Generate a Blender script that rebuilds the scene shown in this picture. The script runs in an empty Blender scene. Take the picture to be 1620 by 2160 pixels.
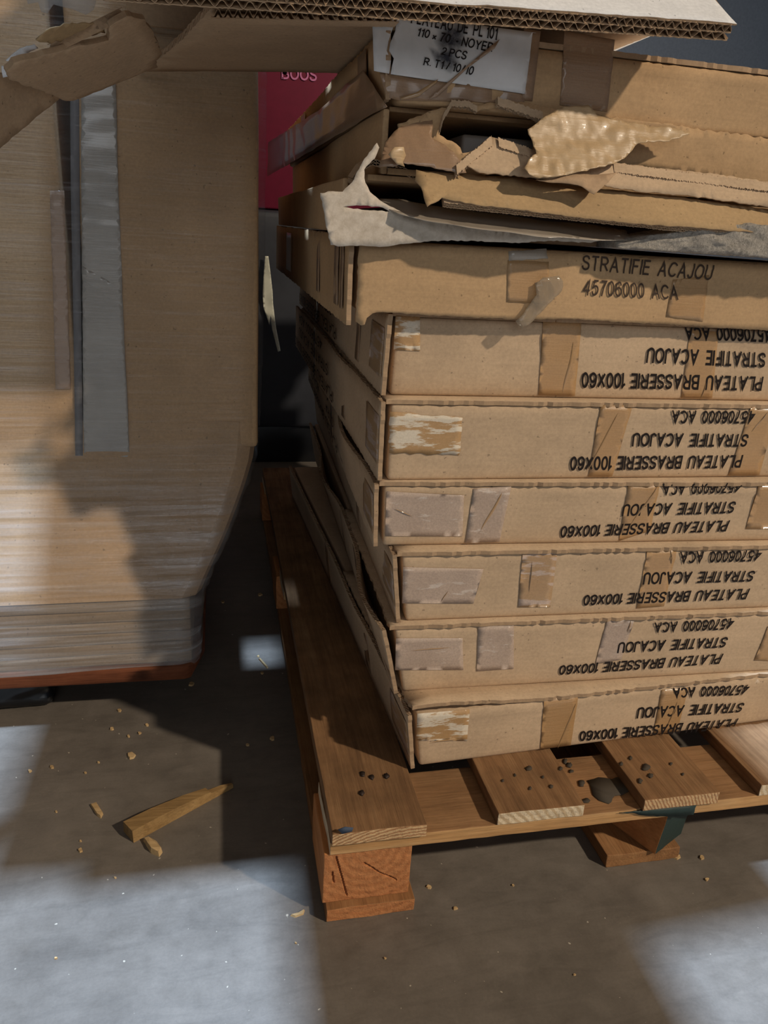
import bpy, bmesh, math, random
from mathutils import Vector, Matrix, noise
from mathutils.geometry import delaunay_2d_cdt
random.seed(7)
SC = bpy.context.scene
COL = SC.collection

# ------------------------------------------------------------------ camera
F, YAW, PITCH, ROLL, HCAM = 1600.0, math.radians(13), math.radians(20.5), math.radians(3.5), 0.75
FW = Vector((math.sin(YAW)*math.cos(PITCH), math.cos(YAW)*math.cos(PITCH), -math.sin(PITCH)))
_rt = Vector((math.cos(YAW), -math.sin(YAW), 0)); _up = _rt.cross(FW)
RT = _rt*math.cos(ROLL)+_up*math.sin(ROLL)
UP = _up*math.cos(ROLL)-_rt*math.sin(ROLL)
CAM = Vector((0, 0, HCAM))
cd = bpy.data.cameras.new('camera'); cam = bpy.data.objects.new('camera', cd); COL.objects.link(cam)
cd.sensor_fit = 'VERTICAL'; cd.sensor_height = 36.0; cd.lens = 36.0*F/2160.0
cd.clip_start = 0.02; cd.clip_end = 60
cam.matrix_world = Matrix(((RT.x, UP.x, -FW.x, CAM.x), (RT.y, UP.y, -FW.y, CAM.y), (RT.z, UP.z, -FW.z, CAM.z), (0, 0, 0, 1)))
SC.camera = cam

# ------------------------------------------------------------------ world, lights, exposure
w = bpy.data.worlds.new('world'); SC.world = w; w.use_nodes = True
w.node_tree.nodes['Background'].inputs[0].default_value = (0.62, 0.75, 1.0, 1)
w.node_tree.nodes['Background'].inputs[1].default_value = 0.04
SC.view_settings.view_transform = 'Standard'; SC.view_settings.look = 'None'
SC.view_settings.exposure = 0.0; SC.view_settings.gamma = 1.0
SC.view_settings.use_curve_mapping = False

def look(o, target):
    d = Vector(target)-o.location
    o.rotation_euler = d.to_track_quat('-Z', 'Y').to_euler()
def area(name, loc, target, sx, sy, power, color, spread=180):
    l = bpy.data.lights.new(name, 'AREA'); l.shape = 'RECTANGLE'; l.size = sx; l.size_y = sy
    l.energy = power; l.color = color; l.spread = math.radians(spread)
    o = bpy.data.objects.new(name, l); COL.objects.link(o); o.location = loc; look(o, target); return o
def spot(name, loc, target, angle, blend, radius, power, color):
    l = bpy.data.lights.new(name, 'SPOT'); l.spot_size = math.radians(angle); l.spot_blend = blend
    l.shadow_soft_size = radius; l.energy = power; l.color = color
    o = bpy.data.objects.new(name, l); COL.objects.link(o); o.location = loc; look(o, target); return o
# open loading door in the wall behind the photographer
area('loading_door_offscreen', (-0.2, -6.9, 2.25), (-0.2, 0.8, 1.0), 4.0, 4.4, 110, (0.96, 0.98, 1.0))
# skylight in the roof above the aisle: cold, throws the hard floor shadows
area('roof_skylight_offscreen', (0.40, 0.78, 6.9), (0.40, 0.78, 0), 0.28, 0.28, 1230, (0.50, 0.70, 1.0))
# warm high-bay lamp under the roof, right and behind: lights the cartons past the white carton's shadow
spot('high_bay_lamp_offscreen', (6.0, -4.3, 6.2), (0.4, 0.8, 0.6), 110, 0.5, 0.15, 2600, (1.0, 0.86, 0.69))

# ------------------------------------------------------------------ helpers
def s2l(r, g, b):
    f = lambda c: (c/255/12.92 if c/255 <= 0.04045 else ((c/255+0.055)/1.055)**2.4)
    return (f(r), f(g), f(b), 1)
ORG = {}
def empty(name, loc, label, cat, group=None):
    o = bpy.data.objects.new(name, None); COL.objects.link(o); o.location = loc
    o.empty_display_size = 0.05; ORG[o.name] = Vector(loc)
    o['label'] = label; o['category'] = cat
    if group: o['group'] = group
    return o
def obj(name, verts, faces, mats, parent=None, midx=None, smooth=False, origin=None):
    """verts in world space; parts keep the origin of the thing they belong to"""
    org = ORG[parent.name] if parent is not None else (Vector(origin) if origin is not None else Vector((0, 0, 0)))
    me = bpy.data.meshes.new(name)
    me.from_pydata([tuple(Vector(v)-org) for v in verts], [], faces)
    if not isinstance(mats, (list, tuple)): mats = [mats]
    for m in mats: me.materials.append(m)
    if midx: me.polygons.foreach_set('material_index', midx)
    if smooth: me.polygons.foreach_set('use_smooth', [True]*len(me.polygons))
    me.update()
    o = bpy.data.objects.new(name, me); COL.objects.link(o)
    if parent is None: o.location = org
    else: o.parent = parent
    ORG[o.name] = org
    return o
def tag(o, label, cat, group=None, kind=None):
    if label: o['label'] = label
    if cat: o['category'] = cat
    if group: o['group'] = group
    if kind: o['kind'] = kind
    return o
def nz(*a): return noise.noise(Vector(a))

class Plane:
    def __init__(s, O, U, V):
        s.O = Vector(O); s.U = Vector(U); s.V = Vector(V)
        s.N = s.U.cross(s.V).normalized()
    def uv(s, px, py):
        d = RT*((px-810)/F) - UP*((py-1080)/F) + FW
        P = CAM + d*((s.O-CAM).dot(s.N)/d.dot(s.N)) - s.O
        # solve in the (possibly skewed) basis
        a, b, c = s.U.dot(s.U), s.U.dot(s.V), s.V.dot(s.V); p, q = P.dot(s.U), P.dot(s.V)
        det = a*c-b*b
        return ((p*c-q*b)/det, (q*a-p*b)/det)
    def pt(s, u, v, n=0): return s.O+s.U*u+s.V*v+s.N*n
def plane3(a, b, c):
    a, b, c = Vector(a), Vector(b), Vector(c); u = (b-a).normalized(); n = u.cross(c-a).normalized(); v = n.cross(u)
    return Plane(a, u, v)
def at_y(px, py, y):
    d = RT*((px-810)/F) - UP*((py-1080)/F) + FW
    return CAM+d*(y/d.y)
def at_z(px, py, z):
    d = RT*((px-810)/F) - UP*((py-1080)/F) + FW
    return CAM+d*((z-HCAM)/d.z)

def densify(poly, step, jag=0.0, closed=True, seed=0):
    rnd = random.Random(seed); out = []; n = len(poly)
    for i in range(n if closed else n-1):
        a, b = Vector(poly[i]), Vector(poly[(i+1) % n]); L = (b-a).length
        k = max(1, int(L/step)); d = (b-a).normalized() if L > 1e-9 else Vector((1, 0)); pn = Vector((-d.y, d.x))
        for j in range(k):
            p = a+(b-a)*(j/k)
            if jag and j: p = p+pn*rnd.uniform(-jag, jag)
            out.append((p.x, p.y))
    if not closed: out.append(tuple(poly[-1]))
    return out
def inside(p, poly):
    x, y = p; c = False; n = len(poly); j = n-1
    for i in range(n):
        xi, yi = poly[i]; xj, yj = poly[j]
        if (yi > y) != (yj > y) and x < (xj-xi)*(y-yi)/(yj-yi)+xi: c = not c
        j = i
    return c
def sheet(name, outline, plane, mats, parent=None, t=0.001, step=0.012, bump=None, jag=0.0, eps=0.0, holes=(), smooth=True, origin=None, inner=True, estep=None):
    """a real sheet of thickness t cut to an outline given in the plane's (u, v); bump(u, v) lifts it along the normal"""
    e = estep or (min(step, 0.004) if jag else step)
    pts = densify(outline, e, jag, seed=len(name)*31+int(abs(outline[0][0])*1e4)); edges = [(i, (i+1) % len(pts)) for i in range(len(pts))]
    loops = [pts]; V = list(pts)
    for h in holes:
        hp = densify(h, e, jag, seed=5); b = len(V); V += hp; loops.append(hp)
        edges += [(b+i, b+(i+1) % len(hp)) for i in range(len(hp))]
    if inner:
        us = [p[0] for p in pts]; vs = [p[1] for p in pts]
        u0, u1, v0, v1 = min(us), max(us), min(vs), max(vs)
        nu, nv = max(1, int((u1-u0)/step)), max(1, int((v1-v0)/step))
        if nu*nv < 30000:
            for i in range(1, nu):
                for j in range(1, nv):
                    p = (u0+(u1-u0)*i/nu+(step*0.2 if j % 2 else -step*0.2), v0+(v1-v0)*j/nv)
                    if inside(p, pts) and not any(inside(p, h) for h in loops[1:]): V.append(p)
    r = delaunay_2d_cdt([Vector(p) for p in V], edges, [], 0, 1e-6)
    rv, rf = r[0], r[2]
    fs = []
    for f in rf:
        c = sum((Vector(rv[i]) for i in f), Vector((0, 0)))/len(f)
        if inside(c, pts) and not any(inside(c, h) for h in loops[1:]):
            a = [Vector(rv[i]) for i in f]
            ar = sum(a[i].x*a[(i+1) % len(a)].y-a[(i+1) % len(a)].x*a[i].y for i in range(len(a)))
            if abs(ar) < 1e-12: continue
            fs.append(list(f) if ar > 0 else list(f)[::-1])
    used = sorted({i for f in fs for i in f}); rm = {k: i for i, k in enumerate(used)}
    P = [rv[k] for k in used]; fs = [[rm[i] for i in f] for f in fs]; n = len(P)
    B = bump or (lambda u, v: 0.0)
    top = [plane.pt(p.x, p.y, B(p.x, p.y)+eps) for p in P]
    bot = [plane.pt(p.x, p.y, B(p.x, p.y)+eps-t) for p in P]
    F_ = [list(f) for f in fs]; MI = [0]*len(F_)
    cnt = {}
    for f in fs:
        for i in range(len(f)):
            a, b = f[i], f[(i+1) % len(f)]; cnt[(a, b)] = 1
    F_ += [[i+n for i in f[::-1]] for f in fs]; MI += [min(2, len(mats)-1) if isinstance(mats, (list, tuple)) else 0]*len(fs)
    for (a, b) in cnt:
        if (b, a) not in cnt:
            F_.append([b, a, a+n, b+n]); MI.append(1 if isinstance(mats, (list, tuple)) and len(mats) > 1 else 0)
    o = obj(name, top+bot, F_, mats, parent, MI, False, origin)
    if smooth: o.data.polygons.foreach_set('use_smooth', [m != 1 for m in MI])
    return o
def lat(n, L, r):
    a = [0, r*0.3, r]+[r+(L-2*r)*i/n for i in range(1, n)]+[L-r, L-r*0.3, L]
    return a
def roundbox(name, w, d, h, r, n, mapf, mats, parent, disp=None, origin=None, smooth=True):
    """a box with rounded edges and gently uneven faces; mapf takes local (x,y,z) to the world"""
    X, Y, Z = lat(n[0], w, r), lat(n[1], d, r), lat(n[2], h, r)
    idx = {}; V = []; Fc = []
    def vid(i, j, k):
        key = (i, j, k)
        if key not in idx:
            p = Vector((X[i], Y[j], Z[k])); q = Vector((min(max(p.x, r), w-r), min(max(p.y, r), d-r), min(max(p.z, r), h-r)))
            dd = p-q
            if dd.length > 1e-9: p = q+dd.normalized()*r
            if disp: p = p+disp(p.x, p.y, p.z)
            idx[key] = len(V); V.append(mapf(p.x, p.y, p.z))
        return idx[key]
    nx, ny, nzz = len(X)-1, len(Y)-1, len(Z)-1
    for i in range(nx):
        for k in range(nzz):
            Fc.append([vid(i, 0, k), vid(i+1, 0, k), vid(i+1, 0, k+1), vid(i, 0, k+1)])
            Fc.append([vid(i, ny, k), vid(i, ny, k+1), vid(i+1, ny, k+1), vid(i+1, ny, k)])
        for j in range(ny):
            Fc.append([vid(i, j, 0), vid(i, j+1, 0), vid(i+1, j+1, 0), vid(i+1, j, 0)])
            Fc.append([vid(i, j, nzz), vid(i+1, j, nzz), vid(i+1, j+1, nzz), vid(i, j+1, nzz)])
    for j in range(ny):
        for k in range(nzz):
            Fc.append([vid(0, j, k), vid(0, j, k+1), vid(0, j+1, k+1), vid(0, j+1, k)])
            Fc.append([vid(nx, j, k), vid(nx, j+1, k), vid(nx, j+1, k+1), vid(nx, j, k+1)])
    return obj(name, V, Fc, mats, parent, None, smooth, origin)
def box(name, x0, x1, y0, y1, z0, z1, mats, parent=None, r=0.001, n=(2, 2, 2), origin=None, disp=None):
    return roundbox(name, x1-x0, y1-y0, z1-z0, r, n, lambda x, y, z: Vector((x0+x, y0+y, z0+z)), mats, parent, disp, origin)
def flutes(name, A, B, thick, inward, t, pitch, depth, mats, parent, plies=2, jit=0.0, liner=0.0006):
    """cut edge of corrugated board from A to B: liners with wavy plies between them"""
    A, B = Vector(A), Vector(B); T = Vector(thick).normalized(); I = Vector(inward).normalized(); L = (B-A).length; d = (B-A)/L
    V = []; Fc = []; rnd = random.Random(int(L*1e5))
    n = max(8, int(L/pitch*6))
    def ribbon(fn, th):
        b = len(V)
        for i in range(n+1):
            s = i/n*L; c = fn(s); j = rnd.uniform(-jit, jit)
            for k in (-th/2, th/2):
                p = A+d*s+T*(c+k)-I*j
                V.append(p); V.append(p+I*depth)
        for i in range(n):
            a = b+i*4; e = a+4
            Fc.extend([[a, e, e+2, a+2], [a+2, e+2, e+3, a+3], [a+1, a+3, e+3, e+1], [a, a+1, e+1, e]])
    hs = t/plies
    for k in range(plies+1): ribbon(lambda s, c=k*hs: c, liner)
    for k in range(plies):
        ph = rnd.uniform(0, 6.28); pk = pitch*(1.0 if k % 2 == 0 else 0.72)
        ribbon(lambda s, k=k, ph=ph, pk=pk: (k+0.5)*hs+0.42*hs*math.sin(2*math.pi*s/pk+ph+0.6*math.sin(s*40)), liner*0.8)
    return obj(name, V, Fc, mats, parent)
def _arc(cx, cy, rx, ry, a0, a1, n=16): return [(cx+rx*math.cos(math.radians(a0+(a1-a0)*i/n)), cy+ry*math.sin(math.radians(a0+(a1-a0)*i/n))) for i in range(n+1)]
def _cr(p, k=5):
    out = []
    for i in range(len(p)-1):
        a, b, c, d = p[max(0, i-1)], p[i], p[i+1], p[min(len(p)-1, i+2)]
        for t in range(k):
            t /= k
            out.append(tuple(0.5*((2*b[m])+(c[m]-a[m])*t+(2*a[m]-5*b[m]+4*c[m]-d[m])*t*t+(3*b[m]-a[m]-3*c[m]+d[m])*t**3) for m in (0, 1)))
    return out+[p[-1]]
def _bowl(x0, yt, yb, xr): r = (yt-yb)/2; rx = min(r, xr*0.62); return [(x0, yt)]+_arc(xr-rx, (yt+yb)/2, rx, r, 90, -90, 12)+[(x0, yb)]
ST = [(0, 0), (0, 1)]
GL = {'A': (.70, [[(0, 0), (.35, 1), (.70, 0)], [(.12, .33), (.58, .33)]]), 'B': (.58, [ST, _bowl(0, 1, .53, .53), _bowl(0, .53, 0, .58)]),
 'C': (.64, [_arc(.36, .5, .36, .5, 38, 322, 22)]), 'D': (.62, [ST, _bowl(0, 1, 0, .62)]), 'E': (.52, [[(.52, 1), (0, 1), (0, 0), (.52, 0)], [(0, .53), (.48, .53)]]),
 'F': (.50, [[(.50, 1), (0, 1), (0, 0)], [(0, .52), (.44, .52)]]), 'I': (.0, [ST]), 'J': (.40, [[(.40, 1)]+_arc(.20, .24, .20, .24, 0, -175, 12)]), 'L': (.48, [[(0, 1), (0, 0), (.48, 0)]]),
 'N': (.58, [[(0, 0), (0, 1), (.58, 0), (.58, 1)]]), 'O': (.72, [_arc(.36, .5, .36, .5, 90, 450, 28)]), 'P': (.56, [ST, _bowl(0, 1, .46, .56)]), 'R': (.60, [ST, _bowl(0, 1, .47, .55), [(.30, .47), (.60, 0)]]),
 'S': (.56, [_cr([(.54, .76), (.48, .93), (.29, 1), (.09, .92), (.03, .74), (.10, .60), (.29, .52), (.48, .43), (.56, .27), (.49, .08), (.28, 0), (.07, .07), (0, .27)])]),
 'T': (.60, [[(0, 1), (.60, 1)], [(.30, 1), (.30, 0)]]), 'U': (.58, [[(0, 1)]+_arc(.29, .30, .29, .30, 180, 360, 14)+[(.58, 1)]]), 'X': (.60, [[(0, 0), (.60, 1)], [(0, 1), (.60, 0)]]),
 'Y': (.62, [[(0, 1), (.31, .45), (.62, 1)], [(.31, .45), (.31, 0)]]), '0': (.50, [_arc(.25, .5, .25, .5, 90, 450, 24)]), '1': (.24, [[(0, .74), (.14, .84), (.24, 1), (.24, 0)]]),
 '2': (.52, [_cr([(.02, .72), (.08, .93), (.27, 1), (.46, .92), (.50, .73), (.40, .50), (.14, .20), (.0, 0)])+[(.52, 0)]]), '4': (.54, [[(.40, 0), (.40, 1), (0, .28), (.54, .28)]]),
 '5': (.52, [[(.48, 1), (.10, 1)]+_cr([(.05, .50), (.16, .61), (.32, .62), (.47, .52), (.52, .33), (.46, .12), (.28, 0), (.09, .05), (0, .25)])]),
 '6': (.52, [_cr([(.49, .77), (.42, .95), (.27, 1), (.08, .86), (0, .5), (.04, .16), (.26, 0), (.45, .1), (.52, .31), (.44, .53), (.27, .61), (.1, .53), (.01, .36)])]),
 '7': (.50, [[(0, 1), (.50, 1), (.28, .52), (.18, 0)]]), 'x': (.40, [[(0, 0), (.40, .5)], [(0, .5), (.40, 0)]]), '-': (.30, [[(0, .36), (.30, .36)]]), '.': (.02, [[(0, -.03), (0, .09)]]), '/': (.30, [[(0, -.03), (.30, 1.03)]])}
def stroke_text(body, wt=0.13, serif=False, gap=0.22):
    V = []; Fc = []; x = 0
    def ribbon(p, w):
        p = [(p[i][0]+(p[i+1][0]-p[i][0])*k/m, p[i][1]+(p[i+1][1]-p[i][1])*k/m) for i in range(len(p)-1) for m in [max(1, int(math.hypot(p[i+1][0]-p[i][0], p[i+1][1]-p[i][1])/0.2))] for k in range(m)]+[p[-1]]
        b = len(V); n = len(p); closed = (abs(p[0][0]-p[-1][0])+abs(p[0][1]-p[-1][1])) < 1e-6 and n > 3
        for i in range(n):
            c = Vector(p[i]); pa = Vector(p[i-1]) if i else (Vector(p[-2]) if closed else None); pb = Vector(p[i+1]) if i < n-1 else (Vector(p[1]) if closed else None)
            d1 = (c-pa).normalized() if pa is not None else None; d2 = (pb-c).normalized() if pb is not None else None
            if d1 is None: d1 = d2
            if d2 is None: d2 = d1
            n1, n2 = Vector((-d1.y, d1.x)), Vector((-d2.y, d2.x)); m = n1+n2
            m = m.normalized() if m.length > 1e-6 else n1
            m = m*(w/2/max(0.45, m.dot(n1)))
            V.append((c.x+m.x, c.y+m.y)); V.append((c.x-m.x, c.y-m.y))
        for i in range(n-1): a = b+2*i; Fc.append([a, a+1, a+3, a+2])
    for ch in body:
        if ch == ' ': x += 0.30; continue
        w, strokes = GL[ch]
        for st in strokes:
            q = [(x+px_, py_*(1-wt)+wt/2) for px_, py_ in st]
            q = [((a, b-wt/2 if b < wt*0.51 else b+wt/2) if False else (a, b)) for a, b in q]
            def vend(i, k):
                return abs(st[i][0]-st[k][0]) < 0.4*abs(st[i][1]-st[k][1])
            if vend(0, 1) and abs(st[0][1]) < 0.01 or vend(0, 1) and abs(st[0][1]-1) < 0.01: q[0] = (q[0][0], q[0][1]+(-wt/2 if st[0][1] < 0.5 else wt/2))
            if vend(-1, -2) and (abs(st[-1][1]) < 0.01 or abs(st[-1][1]-1) < 0.01): q[-1] = (q[-1][0], q[-1][1]+(-wt/2 if st[-1][1] < 0.5 else wt/2))
            if serif:
                thin = len(st) == 2 and st[1][0] < st[0][0]-0.05
                ribbon(q, wt*(0.6 if thin else 1.0))
                for e, k in ((0, 1), (-1, -2)):
                    if vend(e, k) and (abs(st[e][1]) < 0.01 or abs(st[e][1]-1) < 0.01 and ch != '1'):
                        yy = 0.025 if st[e][1] < 0.5 else 0.975; ribbon([(q[e][0]-0.13, yy), (q[e][0]+0.13, yy)], 0.05)
            else: ribbon(q, wt)
        x += w+gap
    return V, Fc
def text_quad(name, body, quad, plane, mat, parent, disp=None, eps=0.0014, flip=False, bold=0.0, track=1.0, serif=False):
    """flat print: the glyphs of body fitted into a quad (tl, tr, br, bl) given in the plane's (u, v)"""
    co, fs = stroke_text(body, 0.135+bold, serif, 0.24)
    x0, x1 = min(v[0] for v in co), max(v[0] for v in co)
    tl, tr, br, bl = [Vector(q) for q in quad]; out = []
    for v in co:
        a, b = (v[0]-x0)/(x1-x0), v[1]
        if flip: a, b = 1-a, 1-b
        p = (bl*(1-a)+br*a)*(1-b)+(tl*(1-a)+tr*a)*b
        out.append(plane.pt(p.x, p.y, (disp(p.x, p.y) if disp else 0)+eps))
    return obj(name, out, fs, mat, parent)

# ------------------------------------------------------------------ materials
def nodes(name):
    m = bpy.data.materials.new(name); m.use_nodes = True; nt = m.node_tree; b = nt.nodes['Principled BSDF']
    return m, nt, b
def N(nt, t, **kw):
    n = nt.nodes.new(t)
    for k, v in kw.items():
        if k.startswith('_'): setattr(n, k[1:], v)
        else: n.inputs[k.replace('0', ' ') if k not in n.inputs else k].default_value = v
    return n
def coords(nt, scale=(1, 1, 1), rnd=True):
    tc = nt.nodes.new('ShaderNodeTexCoord'); mp = nt.nodes.new('ShaderNodeMapping'); mp.inputs['Scale'].default_value = scale
    nt.links.new(tc.outputs['Object'], mp.inputs[0])
    if rnd:
        oi = nt.nodes.new('ShaderNodeObjectInfo'); mu = nt.nodes.new('ShaderNodeMath'); mu.operation = 'MULTIPLY'; mu.inputs[1].default_value = 37
        nt.links.new(oi.outputs['Random'], mu.inputs[0]); nt.links.new(mu.outputs[0], mp.inputs['Location'])
    return mp.outputs[0]
def noi(nt, vec, scale, detail=4, rough=0.6, dist=0.0):
    n = nt.nodes.new('ShaderNodeTexNoise'); n.inputs['Scale'].default_value = scale; n.inputs['Detail'].default_value = detail
    n.inputs['Roughness'].default_value = rough; n.inputs['Distortion'].default_value = dist
    nt.links.new(vec, n.inputs['Vector']); return n.outputs['Fac']
def ramp(nt, fac, stops):
    r = nt.nodes.new('ShaderNodeValToRGB'); e = r.color_ramp.elements
    while len(e) < len(stops): e.new(0.5)
    for i, (p, c) in enumerate(stops):
        e[i].position = p; e[i].color = c if len(c) == 4 else (*c, 1)
    nt.links.new(fac, r.inputs[0]); return r.outputs[0]
def mixc(nt, a, b, fac, mode='MIX'):
    m = nt.nodes.new('ShaderNodeMix'); m.data_type = 'RGBA'; m.blend_type = mode
    if isinstance(fac, float): m.inputs[0].default_value = fac
    else: nt.links.new(fac, m.inputs[0])
    for i, v in ((6, a), (7, b)):
        if isinstance(v, tuple): m.inputs[i].default_value = v
        else: nt.links.new(v, m.inputs[i])
    return m.outputs[2]
def bump(nt, b, h, strength=0.3, dist=0.001):
    n = nt.nodes.new('ShaderNodeBump'); n.inputs['Strength'].default_value = strength; n.inputs['Distance'].default_value = dist
    nt.links.new(h, n.inputs['Height']); nt.links.new(n.outputs[0], b.inputs['Normal'])
def g(v): return (v, v, v, 1)

def cardboard(name, base, dark=0.86, rough=0.85, tint=None):
    m, nt, b = nodes(name); c = coords(nt)
    f1 = noi(nt, c, 9, 4); f2 = noi(nt, c, 260, 3, 0.7); cs = coords(nt, (6, 90, 90)); f3 = noi(nt, cs, 3, 3)
    lo = tuple(x*dark for x in base[:3])+(1,); hi = tuple(min(1, x*1.08) for x in base[:3])+(1,)
    col = ramp(nt, f1, [(0.3, lo), (0.7, hi)])
    col = mixc(nt, col, ramp(nt, f2, [(0.3, g(0.78)), (0.7, g(1.12))]), 0.55, 'MULTIPLY')
    col = mixc(nt, col, ramp(nt, f3, [(0.3, g(0.9)), (0.7, g(1.05))]), 0.5, 'MULTIPLY')
    sp = ramp(nt, noi(nt, c, 190, 1), [(0.735, g(1)), (0.76, g(0.45))])
    col = mixc(nt, col, sp, 0.7, 'MULTIPLY')
    nt.links.new(col, b.inputs['Base Color']); b.inputs['Roughness'].default_value = rough
    b.inputs['Specular IOR Level'].default_value = 0.25
    bump(nt, b, f3, 0.15, 0.0012)
    return m
M = {}
M['card'] = cardboard('cardboard_kraft', s2l(198, 170, 138))
M['card_b'] = cardboard('cardboard_kraft_worn', s2l(190, 156, 116))
M['card_in'] = cardboard('cardboard_inner_brown', s2l(182, 152, 120), 0.86)
M['card_white'] = cardboard('cardboard_white_coated', s2l(232, 232, 232), 0.94, 0.6)
M['card_gold'] = cardboard('cardboard_golden', s2l(180, 150, 110))
M['board_grey'] = cardboard('grey_brown_board', s2l(156, 134, 108), 0.85)
M['edge'] = cardboard('cardboard_cut_edge', s2l(172, 143, 112), 0.85)
def flute_mat():
    m, nt, b = nodes('cardboard_fluted_edge'); c = coords(nt)
    wv = nt.nodes.new('ShaderNodeTexWave'); wv.inputs['Scale'].default_value = 120; wv.inputs['Distortion'].default_value = 5; wv.bands_direction = 'DIAGONAL'
    nt.links.new(c, wv.inputs['Vector'])
    col = ramp(nt, wv.outputs['Fac'], [(0.2, s2l(158, 130, 100)), (0.7, s2l(172, 143, 112))])
    nt.links.new(col, b.inputs['Base Color']); b.inputs['Roughness'].default_value = 0.9; bump(nt, b, wv.outputs['Fac'], 0.8, 0.002)
    return m
M['flute'] = flute_mat()
def tape(name, c0, c1, rough=0.28, streak=0.5, fr=1.0, white=None, wt=0.6, sc=(10, 10, 150), det=4):
    m, nt, b = nodes(name); c = coords(nt); cs = coords(nt, sc); f = noi(nt, c, 16, 3); s = noi(nt, cs, 3, det, 0.65)
    col = ramp(nt, f, [(0.3, c0), (0.7, c1)])
    if white:
        k = ramp(nt, s, [(wt, g(0)), (wt+0.05, g(1))]); col = mixc(nt, col, white, k)
    gr = noi(nt, c, 480, 2, 0.7)
    col = mixc(nt, col, ramp(nt, gr, [(0.25, g(0.8)), (0.75, g(1.15))]), streak, 'MULTIPLY')
    nt.links.new(col, b.inputs['Base Color']); b.inputs['Roughness'].default_value = rough
    b.inputs['Coat Weight'].default_value = 0.5*fr; b.inputs['Coat Roughness'].default_value = 0.12
    bump(nt, b, s, 0.35, 0.0015)
    return m
M['tape'] = tape('clear_tape_over_kraft', s2l(172, 134, 90), s2l(180, 143, 100), 0.4)
M['tape_dk'] = tape('clear_tape_in_layers', s2l(146, 116, 88), s2l(158, 128, 100), 0.35)
M['tape_frost'] = tape('frosted_tape', s2l(172, 150, 132), s2l(186, 164, 146), 0.5, 0.9, 0.2, s2l(198, 182, 168), 0.6, (9, 9, 40), 6)
M['tape_torn'] = tape('torn_paper_tape', s2l(172, 134, 88), s2l(178, 142, 98), 0.6, 0.5, 0.2, s2l(214, 200, 178), 0.5, (7, 7, 34), 6)
M['tape_mix'] = tape('half_lifted_tape', s2l(170, 136, 98), s2l(174, 144, 110), 0.4, 0.6, 0.4, s2l(186, 164, 148), 0.5, (5, 5, 26), 5)
M['tape_gold'] = tape('crumpled_amber_tape', s2l(182, 152, 112), s2l(196, 168, 130), 0.42, 0.4, 0.1)
M['tape_grey'] = tape('dusty_grey_tape', s2l(150, 138, 122), s2l(172, 160, 146), 0.3, 0.3)
def plain(name, col, rough=0.7, spec=0.3, metal=0.0):
    m, nt, b = nodes(name); c = coords(nt); f = noi(nt, c, 40, 4)
    lo = tuple(x*0.85 for x in col[:3])+(1,)
    nt.links.new(ramp(nt, f, [(0.3, lo), (0.7, col)]), b.inputs['Base Color']); b.inputs['Roughness'].default_value = rough
    b.inputs['Specular IOR Level'].default_value = spec; b.inputs['Metallic'].default_value = metal
    return m
M['ink'] = plain('black_print', s2l(34, 27, 25), 0.8, 0.2)
M['ink_faded'] = plain('faded_print', s2l(72, 58, 48), 0.8, 0.2)
M['ink_pink'] = plain('pink_print', s2l(200, 120, 160), 0.7)
M['red'] = plain('dark_red_card', s2l(110, 22, 48), 0.6)
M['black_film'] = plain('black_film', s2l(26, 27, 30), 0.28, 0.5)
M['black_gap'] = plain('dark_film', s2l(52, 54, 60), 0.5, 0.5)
M['crease_film'] = plain('lifted_film_crease', s2l(176, 140, 98), 0.08, 0.9)  # glossy film in the tape's own colour
M['paint'] = plain('dark_green_paint', s2l(34, 52, 48), 0.55, 0.4)
M['paint_old'] = plain('old_dark_stain', s2l(76, 68, 58), 0.8, 0.2)
M['nail'] = plain('rusty_nail', s2l(60, 48, 42), 0.6, 0.4, 0.4)
M['strap'] = plain('pale_plastic_strap', s2l(208, 206, 186), 0.4)
M['strip_blue'] = plain('blue_grey_edge_strip', s2l(120, 118, 119), 0.5)
M['table'] = plain('dark_laminate', s2l(74, 62, 60), 0.4)
M['table_grey'] = plain('grey_laminate', s2l(128, 118, 108), 0.45)
def paper_mat():
    m, nt, b = nodes('grey_packing_paper'); c = coords(nt); f = noi(nt, c, 120, 5, 0.7); f2 = noi(nt, c, 14, 3)
    col = ramp(nt, f, [(0.3, s2l(182, 168, 150)), (0.7, s2l(214, 202, 186))])
    col = mixc(nt, col, ramp(nt, f2, [(0.35, g(0.86)), (0.65, g(1.05))]), 0.7, 'MULTIPLY')
    nt.links.new(col, b.inputs['Base Color']); b.inputs['Roughness'].default_value = 0.95; bump(nt, b, f, 0.35, 0.0012); return m
M['paper'] = paper_mat()
def felt_mat():
    m, nt, b = nodes('grey_felt_pad'); c = coords(nt); f = noi(nt, c, 340, 5, 0.8); f2 = noi(nt, c, 60, 3)
    col = ramp(nt, f, [(0.3, s2l(146, 138, 126)), (0.7, s2l(226, 216, 202))])
    nt.links.new(mixc(nt, col, ramp(nt, f2, [(0.35, g(0.75)), (0.65, g(1.1))]), 0.6, 'MULTIPLY'), b.inputs['Base Color'])
    b.inputs['Roughness'].default_value = 1; bump(nt, b, f, 1.0, 0.004); return m
M['felt'] = felt_mat()
def label_mat():
    m, nt, b = nodes('white_paper_label'); c = coords(nt); f = noi(nt, c, 22, 4); f2 = noi(nt, c, 9, 3, 0.6)
    col = ramp(nt, f, [(0.3, s2l(200, 198, 194)), (0.7, s2l(226, 224, 222))])
    nt.links.new(col, b.inputs['Base Color']); b.inputs['Roughness'].default_value = 0.5; return m
M['label'] = label_mat()
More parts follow.
